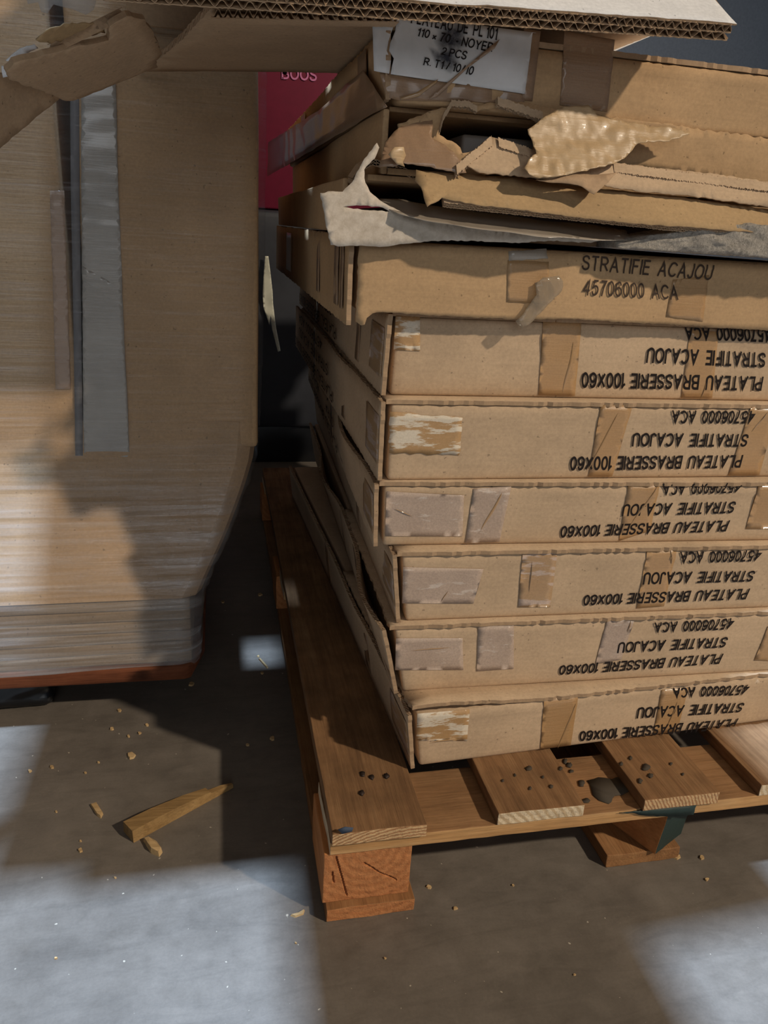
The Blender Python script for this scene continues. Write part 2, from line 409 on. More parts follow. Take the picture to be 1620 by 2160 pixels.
def smudge_mat():
    m, nt, b = nodes('ink_smudge'); c = coords(nt); f = noi(nt, c, 70, 4, 0.7)
    at = nt.nodes.new('ShaderNodeAttribute'); at.attribute_name = 'fade'
    mu = nt.nodes.new('ShaderNodeMath'); mu.operation = 'MULTIPLY'; nt.links.new(at.outputs['Fac'], mu.inputs[0])
    nt.links.new(ramp(nt, f, [(0.3, g(0.1)), (0.62, g(1))]), mu.inputs[1]); nt.links.new(mu.outputs[0], b.inputs['Alpha'])
    b.inputs['Base Color'].default_value = s2l(40, 40, 52); b.inputs['Roughness'].default_value = 0.6; return m
M['smudge'] = smudge_mat()
def wood(name, c0, c1, c2, axis='Y', grain=1.0, rough=0.8, grime=0.5):
    m, nt, b = nodes(name); sc = {'X': (2.2, 40, 40), 'Y': (40, 2.2, 40), 'Z': (40, 40, 2.2)}[axis]
    c = coords(nt, sc); f = noi(nt, c, 1.6*grain, 5, 0.65, 0.6); cb = coords(nt); f2 = noi(nt, cb, 11, 5, 0.65); sc2 = tuple(s*5 for s in sc); f3 = noi(nt, coords(nt, sc2), 1.5, 3, 0.7)
    col = ramp(nt, f, [(0.25, c0), (0.5, c1), (0.75, c2)])
    col = mixc(nt, col, ramp(nt, f2, [(0.35, g(0.55)), (0.62, g(1.1))]), grime, 'MULTIPLY')
    col = mixc(nt, col, ramp(nt, f3, [(0.3, g(0.7)), (0.6, g(1.08))]), 0.6, 'MULTIPLY')
    nt.links.new(col, b.inputs['Base Color']); b.inputs['Roughness'].default_value = rough
    b.inputs['Specular IOR Level'].default_value = 0.25
    bump(nt, b, f3, 0.6, 0.0015); return m
M['wood_deck'] = wood('pallet_deck_wood', s2l(108, 78, 52), s2l(136, 101, 68), s2l(152, 117, 82), 'Y', 1.0, 0.85, 0.7)
M['wood_cross'] = wood('pallet_cross_wood', s2l(170, 124, 76), s2l(196, 150, 98), s2l(212, 170, 120), 'X', 1.0, 0.8, 0.3)
M['wood_block'] = wood('pallet_block_wood', s2l(166, 104, 56), s2l(188, 124, 72), s2l(204, 142, 90), 'Y', 0.6, 0.8, 0.4)
M['wood_crosstop'] = wood('aged_cross_wood', s2l(128, 94, 62), s2l(148, 110, 74), s2l(162, 124, 86), 'X', 1.0, 0.85, 0.6)
M['wood_under'] = wood('pallet_under_wood', s2l(132, 92, 58), s2l(152, 108, 68), s2l(166, 122, 80), 'Y', 0.8)
M['wood_red'] = wood('reddish_board_wood', s2l(96, 54, 34), s2l(120, 68, 42), s2l(134, 82, 54), 'X')
M['wood_chip'] = wood('wood_chip', s2l(168, 136, 92), s2l(190, 158, 112), s2l(206, 176, 130), 'X', 1, 0.85, 0.2)
M['wood_stick'] = wood('split_stick_wood', s2l(124, 94, 56), s2l(152, 120, 76), s2l(168, 136, 90), 'X', 1, 0.85, 0.4)
def endgrain(name, c0, c1, cx, cz, scale):
    m, nt, b = nodes(name); tc = nt.nodes.new('ShaderNodeTexCoord'); mp = nt.nodes.new('ShaderNodeMapping')
    mp.inputs['Location'].default_value = (-cx, 0, -cz); mp.inputs['Scale'].default_value = (1, 0, 1.0); nt.links.new(tc.outputs['Object'], mp.inputs[0])
    wv = nt.nodes.new('ShaderNodeTexWave'); wv.wave_type = 'RINGS'; wv.rings_direction = 'Y'; wv.inputs['Scale'].default_value = scale; wv.inputs['Distortion'].default_value = 3; wv.inputs['Detail'].default_value = 3
    wv.inputs['Detail Scale'].default_value = 2
    nt.links.new(mp.outputs[0], wv.inputs['Vector']); c = coords(nt); f = noi(nt, c, 160, 4, 0.7)
    col = ramp(nt, wv.outputs['Fac'], [(0.1, c0), (0.75, c1)])
    col = mixc(nt, col, ramp(nt, f, [(0.3, g(0.72)), (0.65, g(1.1))]), 0.7, 'MULTIPLY')
    nt.links.new(col, b.inputs['Base Color']); b.inputs['Roughness'].default_value = 0.9; bump(nt, b, f, 0.8, 0.002); return m
M['end_deck'] = endgrain('sawn_end_grain', s2l(164, 118, 78), s2l(206, 170, 124), 0.1, -0.06, 75)
M['end_block'] = endgrain('block_end_grain', s2l(178, 114, 66), s2l(190, 126, 76), 0.05, 0.09, 30)
M['end_pale'] = endgrain('pale_chipped_end_grain', s2l(196, 168, 130), s2l(222, 200, 166), 0.0, -0.1, 40)
def concrete():
    m, nt, b = nodes('polished_concrete'); c = coords(nt, (1, 1, 1), False)
    f1 = noi(nt, c, 3.2, 6, 0.65); f2 = noi(nt, c, 22, 6, 0.7); f3 = noi(nt, c, 300, 3, 0.7); cs = coords(nt, (1, 4, 1), False); f4 = noi(nt, cs, 9, 5, 0.7, 1.2)
    col = ramp(nt, f1, [(0.3, s2l(100, 92, 83)), (0.7, s2l(126, 117, 106))])
    col = mixc(nt, col, ramp(nt, f2, [(0.3, g(0.74)), (0.65, g(1.1))]), 0.7, 'MULTIPLY')
    col = mixc(nt, col, ramp(nt, f4, [(0.35, g(0.72)), (0.55, g(1.03))]), 0.5, 'MULTIPLY')
    col = mixc(nt, col, ramp(nt, f3, [(0.3, g(0.86)), (0.7, g(1.08))]), 0.6, 'MULTIPLY')
    sp = ramp(nt, noi(nt, c, 130, 1), [(0.765, g(0)), (0.785, g(1))]); col = mixc(nt, col, s2l(178, 168, 150), sp)
    nt.links.new(col, b.inputs['Base Color']); nt.links.new(ramp(nt, f2, [(0.3, g(0.42)), (0.7, g(0.6))]), b.inputs['Roughness'])
    bump(nt, b, f3, 0.12, 0.001); return m
M['concrete'] = concrete()
M['wall'] = plain('painted_block_wall', s2l(92, 92, 92), 0.9)
M['ceil'] = plain('sheet_metal_ceiling', s2l(150, 150, 150), 0.7)
def film_mat():
    m, nt, b = nodes('stretch_film'); nt.nodes.remove(b)
    c = coords(nt, (3, 3, 120), False); s = noi(nt, c, 2.2, 5, 0.65, 0.3); c2 = coords(nt, (1.5, 1.5, 34), False); s2 = noi(nt, c2, 2.4, 4, 0.6, 0.4)
    at = nt.nodes.new('ShaderNodeAttribute'); at.attribute_name = 'milk'
    st = ramp(nt, s, [(0.5, g(0)), (0.74, g(1))]); st2 = ramp(nt, s2, [(0.45, g(0)), (0.75, g(1))])
    ad = nt.nodes.new('ShaderNodeMath'); ad.operation = 'MULTIPLY_ADD'; nt.links.new(st, ad.inputs[0]); ad.inputs[1].default_value = 0.07; ad.inputs[2].default_value = 0.035
    m1 = nt.nodes.new('ShaderNodeMath'); m1.operation = 'MULTIPLY_ADD'; nt.links.new(st2, m1.inputs[0]); m1.inputs[1].default_value = 0.75; m1.inputs[2].default_value = 0.32
    m2 = nt.nodes.new('ShaderNodeMath'); m2.operation = 'MULTIPLY_ADD'; nt.links.new(m1.outputs[0], m2.inputs[0]); nt.links.new(at.outputs['Fac'], m2.inputs[1]); nt.links.new(ad.outputs[0], m2.inputs[2]); m2.use_clamp = True
    p = nt.nodes.new('ShaderNodeBsdfPrincipled'); p.inputs['Base Color'].default_value = (0.66, 0.65, 0.64, 1); p.inputs['Roughness'].default_value = 0.15; p.inputs['Specular IOR Level'].default_value = 0.9; p.inputs['Coat Weight'].default_value = 1.0; p.inputs['Coat IOR'].default_value = 2.2; p.inputs['Coat Roughness'].default_value = 0.14
    tr = nt.nodes.new('ShaderNodeBsdfTransparent'); tr.inputs[0].default_value = (0.95, 0.94, 0.93, 1)
    bp = nt.nodes.new('ShaderNodeBump'); bp.inputs['Strength'].default_value = 0.4; bp.inputs['Distance'].default_value = 0.003; nt.links.new(s, bp.inputs['Height']); nt.links.new(bp.outputs[0], p.inputs['Normal']); nt.links.new(bp.outputs[0], p.inputs['Coat Normal'])
    mx = nt.nodes.new('ShaderNodeMixShader'); nt.links.new(m2.outputs[0], mx.inputs[0]); nt.links.new(tr.outputs[0], mx.inputs[1]); nt.links.new(p.outputs[0], mx.inputs[2])
    nt.links.new(mx.outputs[0], nt.nodes['Material Output'].inputs[0]); return m
M['film'] = film_mat()
def thin_film(name, alpha, col):
    m, nt, b = nodes(name); b.inputs['Base Color'].default_value = col; b.inputs['Roughness'].default_value = 0.15; b.inputs['Alpha'].default_value = alpha
    c = coords(nt); bump(nt, b, noi(nt, c, 60, 3), 0.6, 0.004); return m
M['loose'] = thin_film('dusty_loose_tape', 0.5, s2l(170, 152, 128))
M['scrap'] = thin_film('clear_film_scrap', 0.3, s2l(202, 202, 202))
M['glossy_seam'] = tape('shiny_seam_tape', s2l(158, 152, 142), s2l(174, 168, 158), 0.2, 0.2, 1.6)
M['peach_seam'] = tape('peach_seam_tape', s2l(174, 146, 122), s2l(186, 158, 134), 0.25, 0.2, 1.2)

# ------------------------------------------------------------------ the warehouse shell
def slab(name, x0, x1, y0, y1, z0, z1, m): 
    V = [(x, y, z) for z in (z0, z1) for y in (y0, y1) for x in (x0, x1)]
    o = obj(name, V, [[0, 2, 3, 1], [4, 5, 7, 6], [0, 1, 5, 4], [2, 6, 7, 3], [0, 4, 6, 2], [1, 3, 7, 5]], m); o['kind'] = 'structure'; return o
slab('floor', -8, 8, -7, 9, -0.1, 0, M['concrete'])
slab('wall_back', -8, 8, 9, 9.2, 0, 7, M['wall'])
slab('wall_left', -8.2, -8, -7, 9, 0, 7, M['wall'])
slab('wall_right', 8, 8.2, -7, 9, 0, 7, M['wall'])
slab('wall_front', -8, 8, -7.2, -7, 0, 7, M['wall'])
slab('ceiling', -8, 8, -7, 9, 7, 7.2, M['ceil'])

# ------------------------------------------------------------------ wooden pallet
ZD = 0.125
pal = empty('wooden_pallet', (0.11, 0.645, 0), 'worn wooden pallet with green paint stains under the stack of flat cartons', 'pallet')
def board(name, x0, x1, y0, y1, z0, z1, mat, endm, parent, axis='Y', seed=0, r=0.0012, rough=0.0008, n=None, tw=None):
    n = n or ((4, 40, 2) if axis == 'Y' else (40, 4, 2))
    def dsp(x, y, z):
        return Vector((rough*nz(x*30+seed, y*25, z*30)*(1 if axis == 'Y' else 1.6), rough*1.6*nz(x*90+seed, 7, z*90)*(1 if axis == 'Y' else 0.3), rough*nz(x*40, y*8, seed+z*9)))
    mp = (lambda x, y, z: Vector((x0+x, y0+y, z0+z))) if tw is None else tw
    o = roundbox(name, x1-x0, y1-y0, z1-z0, r, n, mp, [mat, endm], parent, dsp)
    k = 1 if axis == 'Y' else 0
    o.data.polygons.foreach_set('material_index', [1 if abs(p.normal[k]) > 0.8 else 0 for p in o.data.polygons])
    o.data.polygons.foreach_set('use_smooth', [False]*len(o.data.polygons))
    return o
YB = 1.98
decks = []
for i, (x0, x1, e) in enumerate(((0.113, 0.221, 'end_deck'), (0.307, 0.416, 'end_pale'), (0.492, 0.594, 'end_deck'), (0.655, 0.760, 'end_pale'), (0.83, 0.93, 'end_deck'))):
    decks.append(board('deck_board', x0, x1, 0.645+0.004*(i % 2), YB, 0.108, ZD, M['wood_deck'], M[e], pal, 'Y', i*3.1))
cross = []
for y0, y1 in ((0.650, 0.752), (1.27, 1.37), (1.86, 1.96)):
    cross.append(board('cross_board', 0.112, 0.93, y0, y1, 0.0905, 0.108, M['wood_cross'], M['end_pale'], pal, 'X', y0*9)); cb = cross[-1].data; cb.materials.append(M['wood_crosstop'])
    for p in cb.polygons:
        if p.normal.z > 0.6: p.material_index = 2
for x0 in (0.110, 0.473, 0.825):
    board('bottom_board', x0, x0+0.104, 0.642 if x0 < 0.2 else 0.668, YB, 0.0, 0.0185, M['wood_under'], M['end_block'] if x0 < 0.2 else M['wood_under'], pal, 'Y', x0*11, rough=0.0012)
for x0 in (0.106, 0.476, 0.826):
    for y0 in (0.652, 1.372, 1.86):
        if x0 == 0.476 and y0 == 0.652:
            a = math.radians(27)                       # knocked round, one corner to the front
            def tw(x, y, z, a=a): return Vector((0.536+x*math.cos(a)-y*math.sin(a)+0.05*z, 0.661+x*math.sin(a)+y*math.cos(a)-0.05*z, 0.0185+z))
            bk = board('block', 0, 0.062, 0, 0.11, 0.0, 0.072, M['wood_block'], M['wood_block'], pal, 'X', 4, tw=tw, n=(8, 8, 6))
            bk.data.materials[1] = M['paint']; nv = Vector((math.sin(a), -math.cos(a), 0))
            bk.data.polygons.foreach_set('material_index', [1 if p.normal.dot(nv) > 0.7 else 0 for p in bk.data.polygons])
        else:
            fr = x0 < 0.2 and y0 < 0.7
            bk = board('block', x0, x0+0.102, y0, y0+0.10, 0.0185, 0.0905, M['wood_block'], M['end_block'], pal, 'Y', x0*7+y0, n=(110, 6, 70) if fr else (8, 8, 6), rough=0.0004 if fr else 0.0014)
            if fr:                                     # drying cracks in the sawn end
                PBk = Plane((0, y0, 0), (1, 0, 0), (0, 0, 1)); org = ORG[bk.name]
                segs = [(Vector(PBk.uv(*a)), Vector(PBk.uv(*b))) for a, b in (((709, 1808), (721, 1850)), ((721, 1850), (731, 1888)), ((768, 1820), (800, 1840)), ((800, 1840), (836, 1856)), ((701, 1840), (704, 1862)))]
                for v in bk.data.vertices:
                    wv = v.co+org
                    if wv.y > y0+0.004: continue
                    q = Vector((wv.x, wv.z)); dm = 9
                    for a, b in segs:
                        t = max(0, min(1, (q-a).dot(b-a)/(b-a).length_squared)); dm = min(dm, (q-a-(b-a)*t).length)
                    if dm < 0.0011: v.co.y += 0.005*(1-dm/0.0011)**0.5
# paint and nails
PT = Plane((0, 0, ZD), (1, 0, 0), (0, 1, 0)); PC = Plane((0, 0, 0.108), (1, 0, 0), (0, 1, 0)); PF = Plane((0, 0.650, 0), (1, 0, 0), (0, 0, 1))
def blob(pl, px, py, rx, ry, n=14, seed=0):
    rnd = random.Random(seed); return [pl.uv(px+rx*math.cos(2*math.pi*i/n)*rnd.uniform(0.7, 1.2), py+ry*math.sin(2*math.pi*i/n)*rnd.uniform(0.7, 1.2)) for i in range(n)]
stains = [(2, 1362, 1620, 9, 7), (2, 1372, 1637, 6, 5), (2, 1350, 1648, 5, 6), (2, 1330, 1600, 4, 4), (2, 1415, 1612, 4, 3), (2, 1310, 1612, 4, 4), (2, 1440, 1634, 3, 3),
          (1, 1162, 1660, 5, 4), (1, 1118, 1664, 4, 4), (1, 1115, 1622, 8, 5), (1, 1145, 1640, 3, 3), (1, 1086, 1636, 3, 3), (1, 1182, 1622, 5, 4), (1, 1060, 1648, 3, 3)]
for i, (bi, x, y, rx, ry) in enumerate(stains):
    sheet('paint_stain', blob(PT, x, y, rx, ry, 12, i), PT, M['paint_old'], decks[bi], 0.0006, eps=0.0012, inner=False)
big = [(1238, 1648), (1262, 1641), (1290, 1645), (1310, 1640), (1325, 1655), (1330, 1668), (1312, 1678), (1296, 1680), (1284, 1697), (1264, 1690), (1250, 1678), (1246, 1664)]
sheet('paint_stain', [PC.uv(*p) for p in big], PC, M['paint_old'], cross[0], 0.0006, eps=0.0013, inner=False, jag=0.0012, estep=0.006)
for i, (x, y, rx, ry) in enumerate(((1226, 1653, 8, 8), (1236, 1690, 10, 5), (1200, 1615, 7, 6), (1192, 1607, 5, 6), (1205, 1628, 5, 4))):
    sheet('paint_stain', blob(PC, x, y, rx, ry, 12, 40+i), PC, M['paint_old'], cross[0], 0.0006, eps=0.0013, inner=False)
gp = [(0.462, 0.1075), (0.478, 0.1062), (0.50, 0.0985), (0.53, 0.0935), (0.566, 0.0915), (0.567, 0.1068), (0.52, 0.1076)]
sheet('green_paint', gp, PF, M['paint'], cross[0], 0.001, eps=0.0030, inner=False, jag=0.0008, estep=0.005)
for (x, y) in ((765, 1634), (784, 1641), (815, 1638), (763, 1674)):
    sheet('nail', blob(PT, x, y, 6, 5, 12, x), PT, M['nail'], decks[0], 0.002, eps=0.0018, inner=False)
blue = [(712, 1748), (728, 1742), (745, 1744), (742, 1752), (722, 1757)]
PE = Plane((0, 0.645, 0), (1, 0, 0), (0, 0, 1))
sheet('blue_mark', [PE.uv(*p) for p in blue], PE, plain('blue_chalk', s2l(74, 84, 100), 0.8), decks[0], 0.0005, eps=0.0016, inner=False)

# ------------------------------------------------------------------ flat cartons
class Carton:
    def __init__(s, name, label, P, z0, h, ang, shear=0, w=0.60, d=1.0, amp=0.0016, seed=0, group=None, mat='card', r=0.0045, cat='carton'):
        s.P = Vector((P[0], P[1], z0)); a = math.radians(ang); s.h = h; s.w = w; s.d = d; s.seed = seed; s.amp = amp
        s.D = Vector((math.cos(a), math.sin(a), 0)); s.Q = Vector((-math.sin(a), math.cos(a), 0)); s.sh = shear
        s.front = Plane(s.P, s.D, (0, 0, 1)); s.left = Plane(s.P, -s.Q, Vector((0, 0, 1))+s.D*(shear/h))
        s.top = Plane(s.P+Vector((0, 0, h))+s.D*shear, s.D, s.Q)
        s.root = empty(name, s.P, label, cat, group)
        s.body = roundbox('body', w-0.006, d, h-0.005, r, (60, 30, 12), s.map, M[mat], s.root, s._d)
    def fd(s, u, v):
        q = s.seed
        e = min(1, max(0, min(v, s.h-v)/0.012))
        return e*(s.amp*nz(u*5+q, v*14, q)+0.0007*nz(u*16, v*55+q, 3)) + 0.0012*math.exp(-((v-s.h+0.014+0.002*nz(u*9, q, 1))/0.003)**2)
    def _d(s, x, y, z):
        if y < 0.006: return Vector((0, -s.fd(x+0.006+s.sh*z/s.h, z), 0))
        return Vector((0, 0, 0))
    def map(s, x, y, z): return s.P+s.D*(x+0.006+s.sh*z/s.h)+s.Q*y+Vector((0, 0, z))
    def q(s, *pts): return [s.front.uv(*p) for p in pts]
    def tape(s, kind, *pts, label=None, crease=None, jag=0.0):
        o = sheet('tape_strip', [(u, min(max(v, 0.003), s.h-0.003)) for u, v in s.q(*pts)][::-1], s.front, M[kind], s.root, 0.0003, 0.008, s.fd, jag, 0.0010, estep=0.006)
        if label: o['label'] = label
        if crease: s.crease(o, *crease)
        return o
    def crease(s, par, p0, p1, wd=2.2):
        a, b = Vector(s.front.uv(*p0)), Vector(s.front.uv(*p1)); d = (b-a); n = Vector((-d.y, d.x)).normalized()*wd*0.00045; k = 7; V = []; Fc = []
        for i in range(k+1):
            t = i/k; c = a+d*t+n*0.8*math.sin(t*5); wv = math.sin(math.pi*t)**0.8
            for e, lift in ((-1, 0), (0, 1), (1, 0)): V.append(s.front.pt(c.x+n.x*e*wv, c.y+n.y*e*wv, s.fd(c.x, c.y)+0.0013+0.0012*lift*wv))
        for i in range(k):
            for j in range(2): Fc.append([i*3+j, i*3+j+1, i*3+4+j, i*3+3+j])
        obj('tape_crease', V, Fc, M['crease_film'], par, None, True)
    def text(s, body, *pts, flip=True, mat='ink', bold=0.03):
        return text_quad('printed_line', body, s.q(*pts), s.front, M[mat], s.root, s.fd, 0.0014, flip, bold)
    def lid(s, front=0.0, jag=0.0016, x0=0.0, x1=None, mat='card', depth=0.4, lift=None):
        x1 = x1 or s.w
        out = [(x0, -front), (x1, -front), (x1, depth), (x0, depth)]
        return sheet('top_flap', out, s.top, [M[mat], M['edge']], s.root, 0.0048, 0.03, lift, jag, 0.0, estep=0.006)
    def side(s, bow=0.004, y0=-0.004, bows=((0.3, 0.15),), front_jag=0.0012, z0=0.002, z1=None, y1=None, mat='card'):
        z1 = z1 or s.h-0.002; y1 = y1 or s.d
        def B(u, v):
            y = -u; b = 0.0005*nz(y*20, v*40, s.seed)
            for (c, wd) in bows:
                t = (y-c)/wd
                if abs(t) < 1: b += bow*(math.cos(math.pi*t)*0.5+0.5)*(max(0, v)/s.h)**1.5
            return b+0.006
        # plane normal must look outwards (to -x): U = -Q, V = up
        out = [(-y1, z0), (-y0, z0), (-y0, z1), (-y1, z1)]
        o = sheet('side_flap', out, s.left, [M[mat], M['edge'], M['card_in'], M['flute']], s.root, 0.005, 0.016, B, front_jag, 0.0, estep=0.005)
        for p in o.data.polygons:
            if p.material_index == 1 and p.normal.z > 0.6: p.material_index = 3
        return o
    def side_tape(s, y0, y1, z0, z1, kind='tape_dk', off=0.0066):
        sk = 0.004
        out = [(-y1, z0), (-y0, z0), (-y0-sk, z1), (-y1-sk, z1)]
        b = lambda u, v: off+0.0008*nz(u*20, v*60, s.seed)
        sheet('tape_strip', out, s.left, M[kind], s.root, 0.0004, 0.012, b, 0.0, 0.0)
    def side_text(s, body, y0, y1, z0, z1, flip=True):
        text_quad('printed_line', body, [(-y1, z1), (-y0, z1), (-y0, z0), (-y1, z0)], s.left, M['ink_faded'], s.root, None, 0.0085, flip)
L1, L2, L3 = '45706000  ACA', 'STRATIFIE  ACAJOU', 'PLATEAU  BRASSERIE 100X60'
GR = 'flat table-top cartons stacked on the wooden pallet'
def lbl(x): return 'flat kraft carton with upside-down black print, ' + x
# A: on the pallet
A = Carton('flat_carton', lbl('lowest of the stack, on the pallet boards'), (0.230, 0.741), ZD, 0.083, 3.0, -0.010, seed=1, group=GR)
A.lid(0.002, lift=lambda u, v: 0.009*math.exp(-((u-0.03)/0.09)**2)*max(0, 1-v/0.036) if v > -0.01 else 0); A.side(0.003)
A.tape('tape_torn', (880, 1500), (990, 1495), (985, 1562), (878, 1562), crease=((905, 1567), (975, 1556)))
A.tape('tape', (1150, 1455), (1222, 1450), (1202, 1580), (1138, 1587), crease=((1214, 1480), (1177, 1578), 3))
A.tape('tape', (1395, 1455), (1452, 1450), (1425, 1553), (1375, 1560), crease=((1428, 1478), (1408, 1530), 1.6))
A.text(L1, (1418, 1450), (1583, 1441), (1571, 1464), (1420, 1472)); A.text(L2, (1346, 1491), (1570, 1480), (1560, 1501), (1342, 1515)); A.text(L3, (1223, 1541), (1557, 1514), (1545, 1536), (1221, 1563))
B = Carton('flat_carton', lbl('second from the pallet boards, two frosted tape squares'), (0.213, 0.782), 0.208, 0.095, -1.3, -0.017, seed=2, group=GR)
B.lid(0.002); B.side(0.016, bows=((0.10, 0.16), (0.6, 0.2)))
B.tape('tape_frost', (835, 1345), (975, 1345), (977, 1412), (833, 1412), crease=((865, 1372), (950, 1364), 1.2))
B.tape('tape_frost', (1008, 1320), (1083, 1318), (1083, 1410), (1005, 1415))
B.tape('tape_frost', (1280, 1310), (1340, 1302), (1310, 1390), (1255, 1400), crease=((1330, 1308), (1324, 1334), 2))
B.tape('tape', (1618, 1320), (1650, 1318), (1650, 1395), (1590, 1392))
B.text(L1, (1380, 1313), (1550, 1302), (1541, 1326), (1380, 1335)); B.text(L2, (1305, 1354), (1536, 1342), (1526, 1364), (1301, 1377)); B.text(L3, (1181, 1402), (1525, 1377), (1515, 1399), (1177, 1423))
C = Carton('flat_carton', lbl('third from the pallet boards, crushed fluted corner'), (0.212, 0.791), 0.303, 0.093, -1.5, -0.011, seed=3, group=GR)
C.lid(0.003); C.side(0.014, bows=((0.16, 0.14), (0.5, 0.15)))
C.tape('tape_frost', (850, 1195), (1020, 1200), (998, 1272), (848, 1272), crease=((930, 1268), (945, 1245), 1))
C.tape('tape_mix', (1103, 1160), (1176, 1158), (1160, 1280), (1092, 1280), crease=((1122, 1182), (1116, 1250), 1.2))
C.tape('tape', (1365, 1155), (1428, 1152), (1400, 1278), (1342, 1283), crease=((1412, 1155), (1416, 1190), 1.2))
C.text(L1, (1433, 1163), (1608, 1159), (1600, 1183), (1433, 1188)); C.text(L2, (1358, 1206), (1594, 1203), (1585, 1226), (1354, 1232)); C.text(L3, (1232, 1254), (1581, 1240), (1571, 1263), (1228, 1277))
D = Carton('flat_carton', lbl('fourth from the pallet boards, shiny lifted tape'), (0.182, 0.809), 0.396, 0.081, -2.1, -0.003, seed=4, group=GR)
D.lid(0.002); D.side(0.012, bows=((0.22, 0.2), (0.62, 0.14)))
D.tape('tape_frost', (815, 1035), (978, 1043), (975, 1130), (812, 1130), crease=((830, 1072), (870, 1088), 1))
D.tape('tape_frost', (998, 1030), (1078, 1025), (1053, 1142), (980, 1147), crease=((1060, 1032), (1014, 1120), 3.5))
D.tape('tape', (1325, 1020), (1392, 1015), (1372, 1120), (1305, 1145), crease=((1386, 1024), (1330, 1110), 3))
D.tape('tape', (1600, 1020), (1640, 1020), (1640, 1115), (1572, 1115))
D.text(L1, (1397, 1019), (1567, 1018), (1558, 1038), (1396, 1044)); D.text(L2, (1316, 1063), (1554, 1057), (1545, 1082), (1311, 1089)); D.text(L3, (1184, 1109), (1540, 1097), (1529, 1120), (1180, 1134))
E_ = Carton('flat_carton', lbl('fifth from the pallet boards, cream torn paper tape'), (0.183, 0.812), 0.477, 0.095, -0.2, -0.001, seed=5, group=GR)
E_.lid(0.0015); E_.side(0.004)
E_.tape('tape_torn', (822, 868), (975, 880), (968, 960), (820, 955), jag=0.0012)
E_.tape('tape', (1268, 846), (1335, 848), (1290, 1005), (1240, 1005), crease=((1308, 858), (1236, 1000), 2.6))
E_.tape('tape', (1585, 852), (1640, 855), (1600, 1005), (1535, 1003), crease=((1618, 868), (1584, 912), 2))
E_.text(L1, (1416, 865), (1594, 866), (1588, 893), (1415, 893)); E_.text(L2, (1335, 912), (1579, 915), (1573, 942), (1331, 941)); E_.text(L3, (1203, 962), (1567, 959), (1560, 986), (1200, 992))
Fb = Carton('flat_carton', lbl('directly under the carton printed the right way up'), (0.185, 0.834), 0.572, 0.093, -0.6, 0.003, seed=6, group=GR)
Fb.lid(0.002); Fb.side(0.003, y0=-0.010)
Fb.tape('tape_torn', (834, 665), (885, 668), (886, 740), (830, 738))
Fb.tape('tape', (1147, 658), (1228, 664), (1212, 835), (1135, 833), crease=((1208, 720), (1188, 830), 4))
Fb.tape('tape', (1455, 695), (1515, 700), (1500, 845), (1436, 840), crease=((1488, 805), (1478, 842), 1.6))
Fb.text(L1, (1443, 690), (1626, 689), (1626, 722), (1443, 716)); Fb.text(L2, (1365, 732), (1615, 744), (1612, 775), (1361, 765)); Fb.text(L3, (1226, 784), (1609, 794), (1604, 824), (1225, 818))
for cx, ys in ((A, (0.2, 0.5)), (B, (0.24, 0.42, 0.7)), (C, (0.28, 0.5)), (D, (0.30, 0.45, 0.62)), (E_, (0.24, 0.60)), (Fb, (0.15, 0.62))):
    cx.side_tape(-0.003, 0.075, cx.h*0.22, cx.h*0.80, 'tape_mix', 0.0072)
    for i, y in enumerate(ys): cx.side_tape(y, y+0.032, 0.006 if i % 2 else cx.h*0.12, cx.h*(0.96 if i % 2 else 0.9), 'tape_dk')
for cx in (D, E_, Fb):
    h = cx.h
    cx.side_text(L3, 0.36, 0.98, h*0.10, h*0.30); cx.side_text(L2, 0.42, 0.9, h*0.42, h*0.62); cx.side_text(L1, 0.5, 0.9, h*0.72, h*0.92)

# G: right way up, its front panel hangs over the next carton
G = Carton('flat_carton', 'worn flat kraft carton printed the right way up, its wall drooping over the next one', (0.140, 0.815), 0.6655, 0.077, 0.0, 0.0, w=0.64, amp=0.004, seed=9, mat='card_b')
G.side(0.004, y0=-0.003, z0=-0.014, mat='card_b')
sk = [(0.004, -0.010), (0.010, -0.014), (0.014, -0.013), (0.016, -0.006), (0.022, -0.001), (0.034, 0.0005), (0.08, -0.001), (0.18, -0.002), (0.25, 0.0008), (0.32, -0.001), (0.40, -0.002), (0.50, -0.004), (0.64, -0.004), (0.64, 0.070), (0.004, 0.070)]
gfd = lambda u, v: G.fd(u, v)+0.0015
sheet('front_flap', sk, G.front, [M['card_b'], M['edge']], G.root, 0.0035, 0.008, lambda u, v: gfd(u, v)+0.002*nz(u*14, v*40, 5)*max(0, 1-v/0.05), 0.0007, 0.001, estep=0.004)
def Gt(kind, pts, name='tape_strip', eps=0.0015, t=0.0005, bmp=None, jag=0.0006):
    return sheet(name, [G.front.uv(*p) for p in pts][::-1], G.front, M[kind], G.root, t, 0.006, bmp or (lambda u, v: gfd(u, v)+0.002*nz(u*14, v*40, 5)*max(0, 1-v/0.05)), jag, eps, estep=0.005)
Gt('tape', ((1068, 548), (1155, 552), (1152, 640), (1066, 636)))
Gt('tape_grey', ((1070, 530), (1150, 524), (1153, 545), (1070, 550)), eps=0.0020)
t2 = Gt('tape', ((1418, 590), (1493, 580), (1480, 678), (1402, 668)))
Gt('loose', ((1122, 596), (1138, 584), (1172, 580), (1180, 592), (1178, 612), (1150, 640), (1110, 682), (1096, 690), (1082, 676), (1104, 650), (1124, 620)), 'loose_tape_end', 0.004, 0.0004, lambda u, v: gfd(u, v)+0.0022*nz(u*60, v*60, 2)+0.003, 0.001)
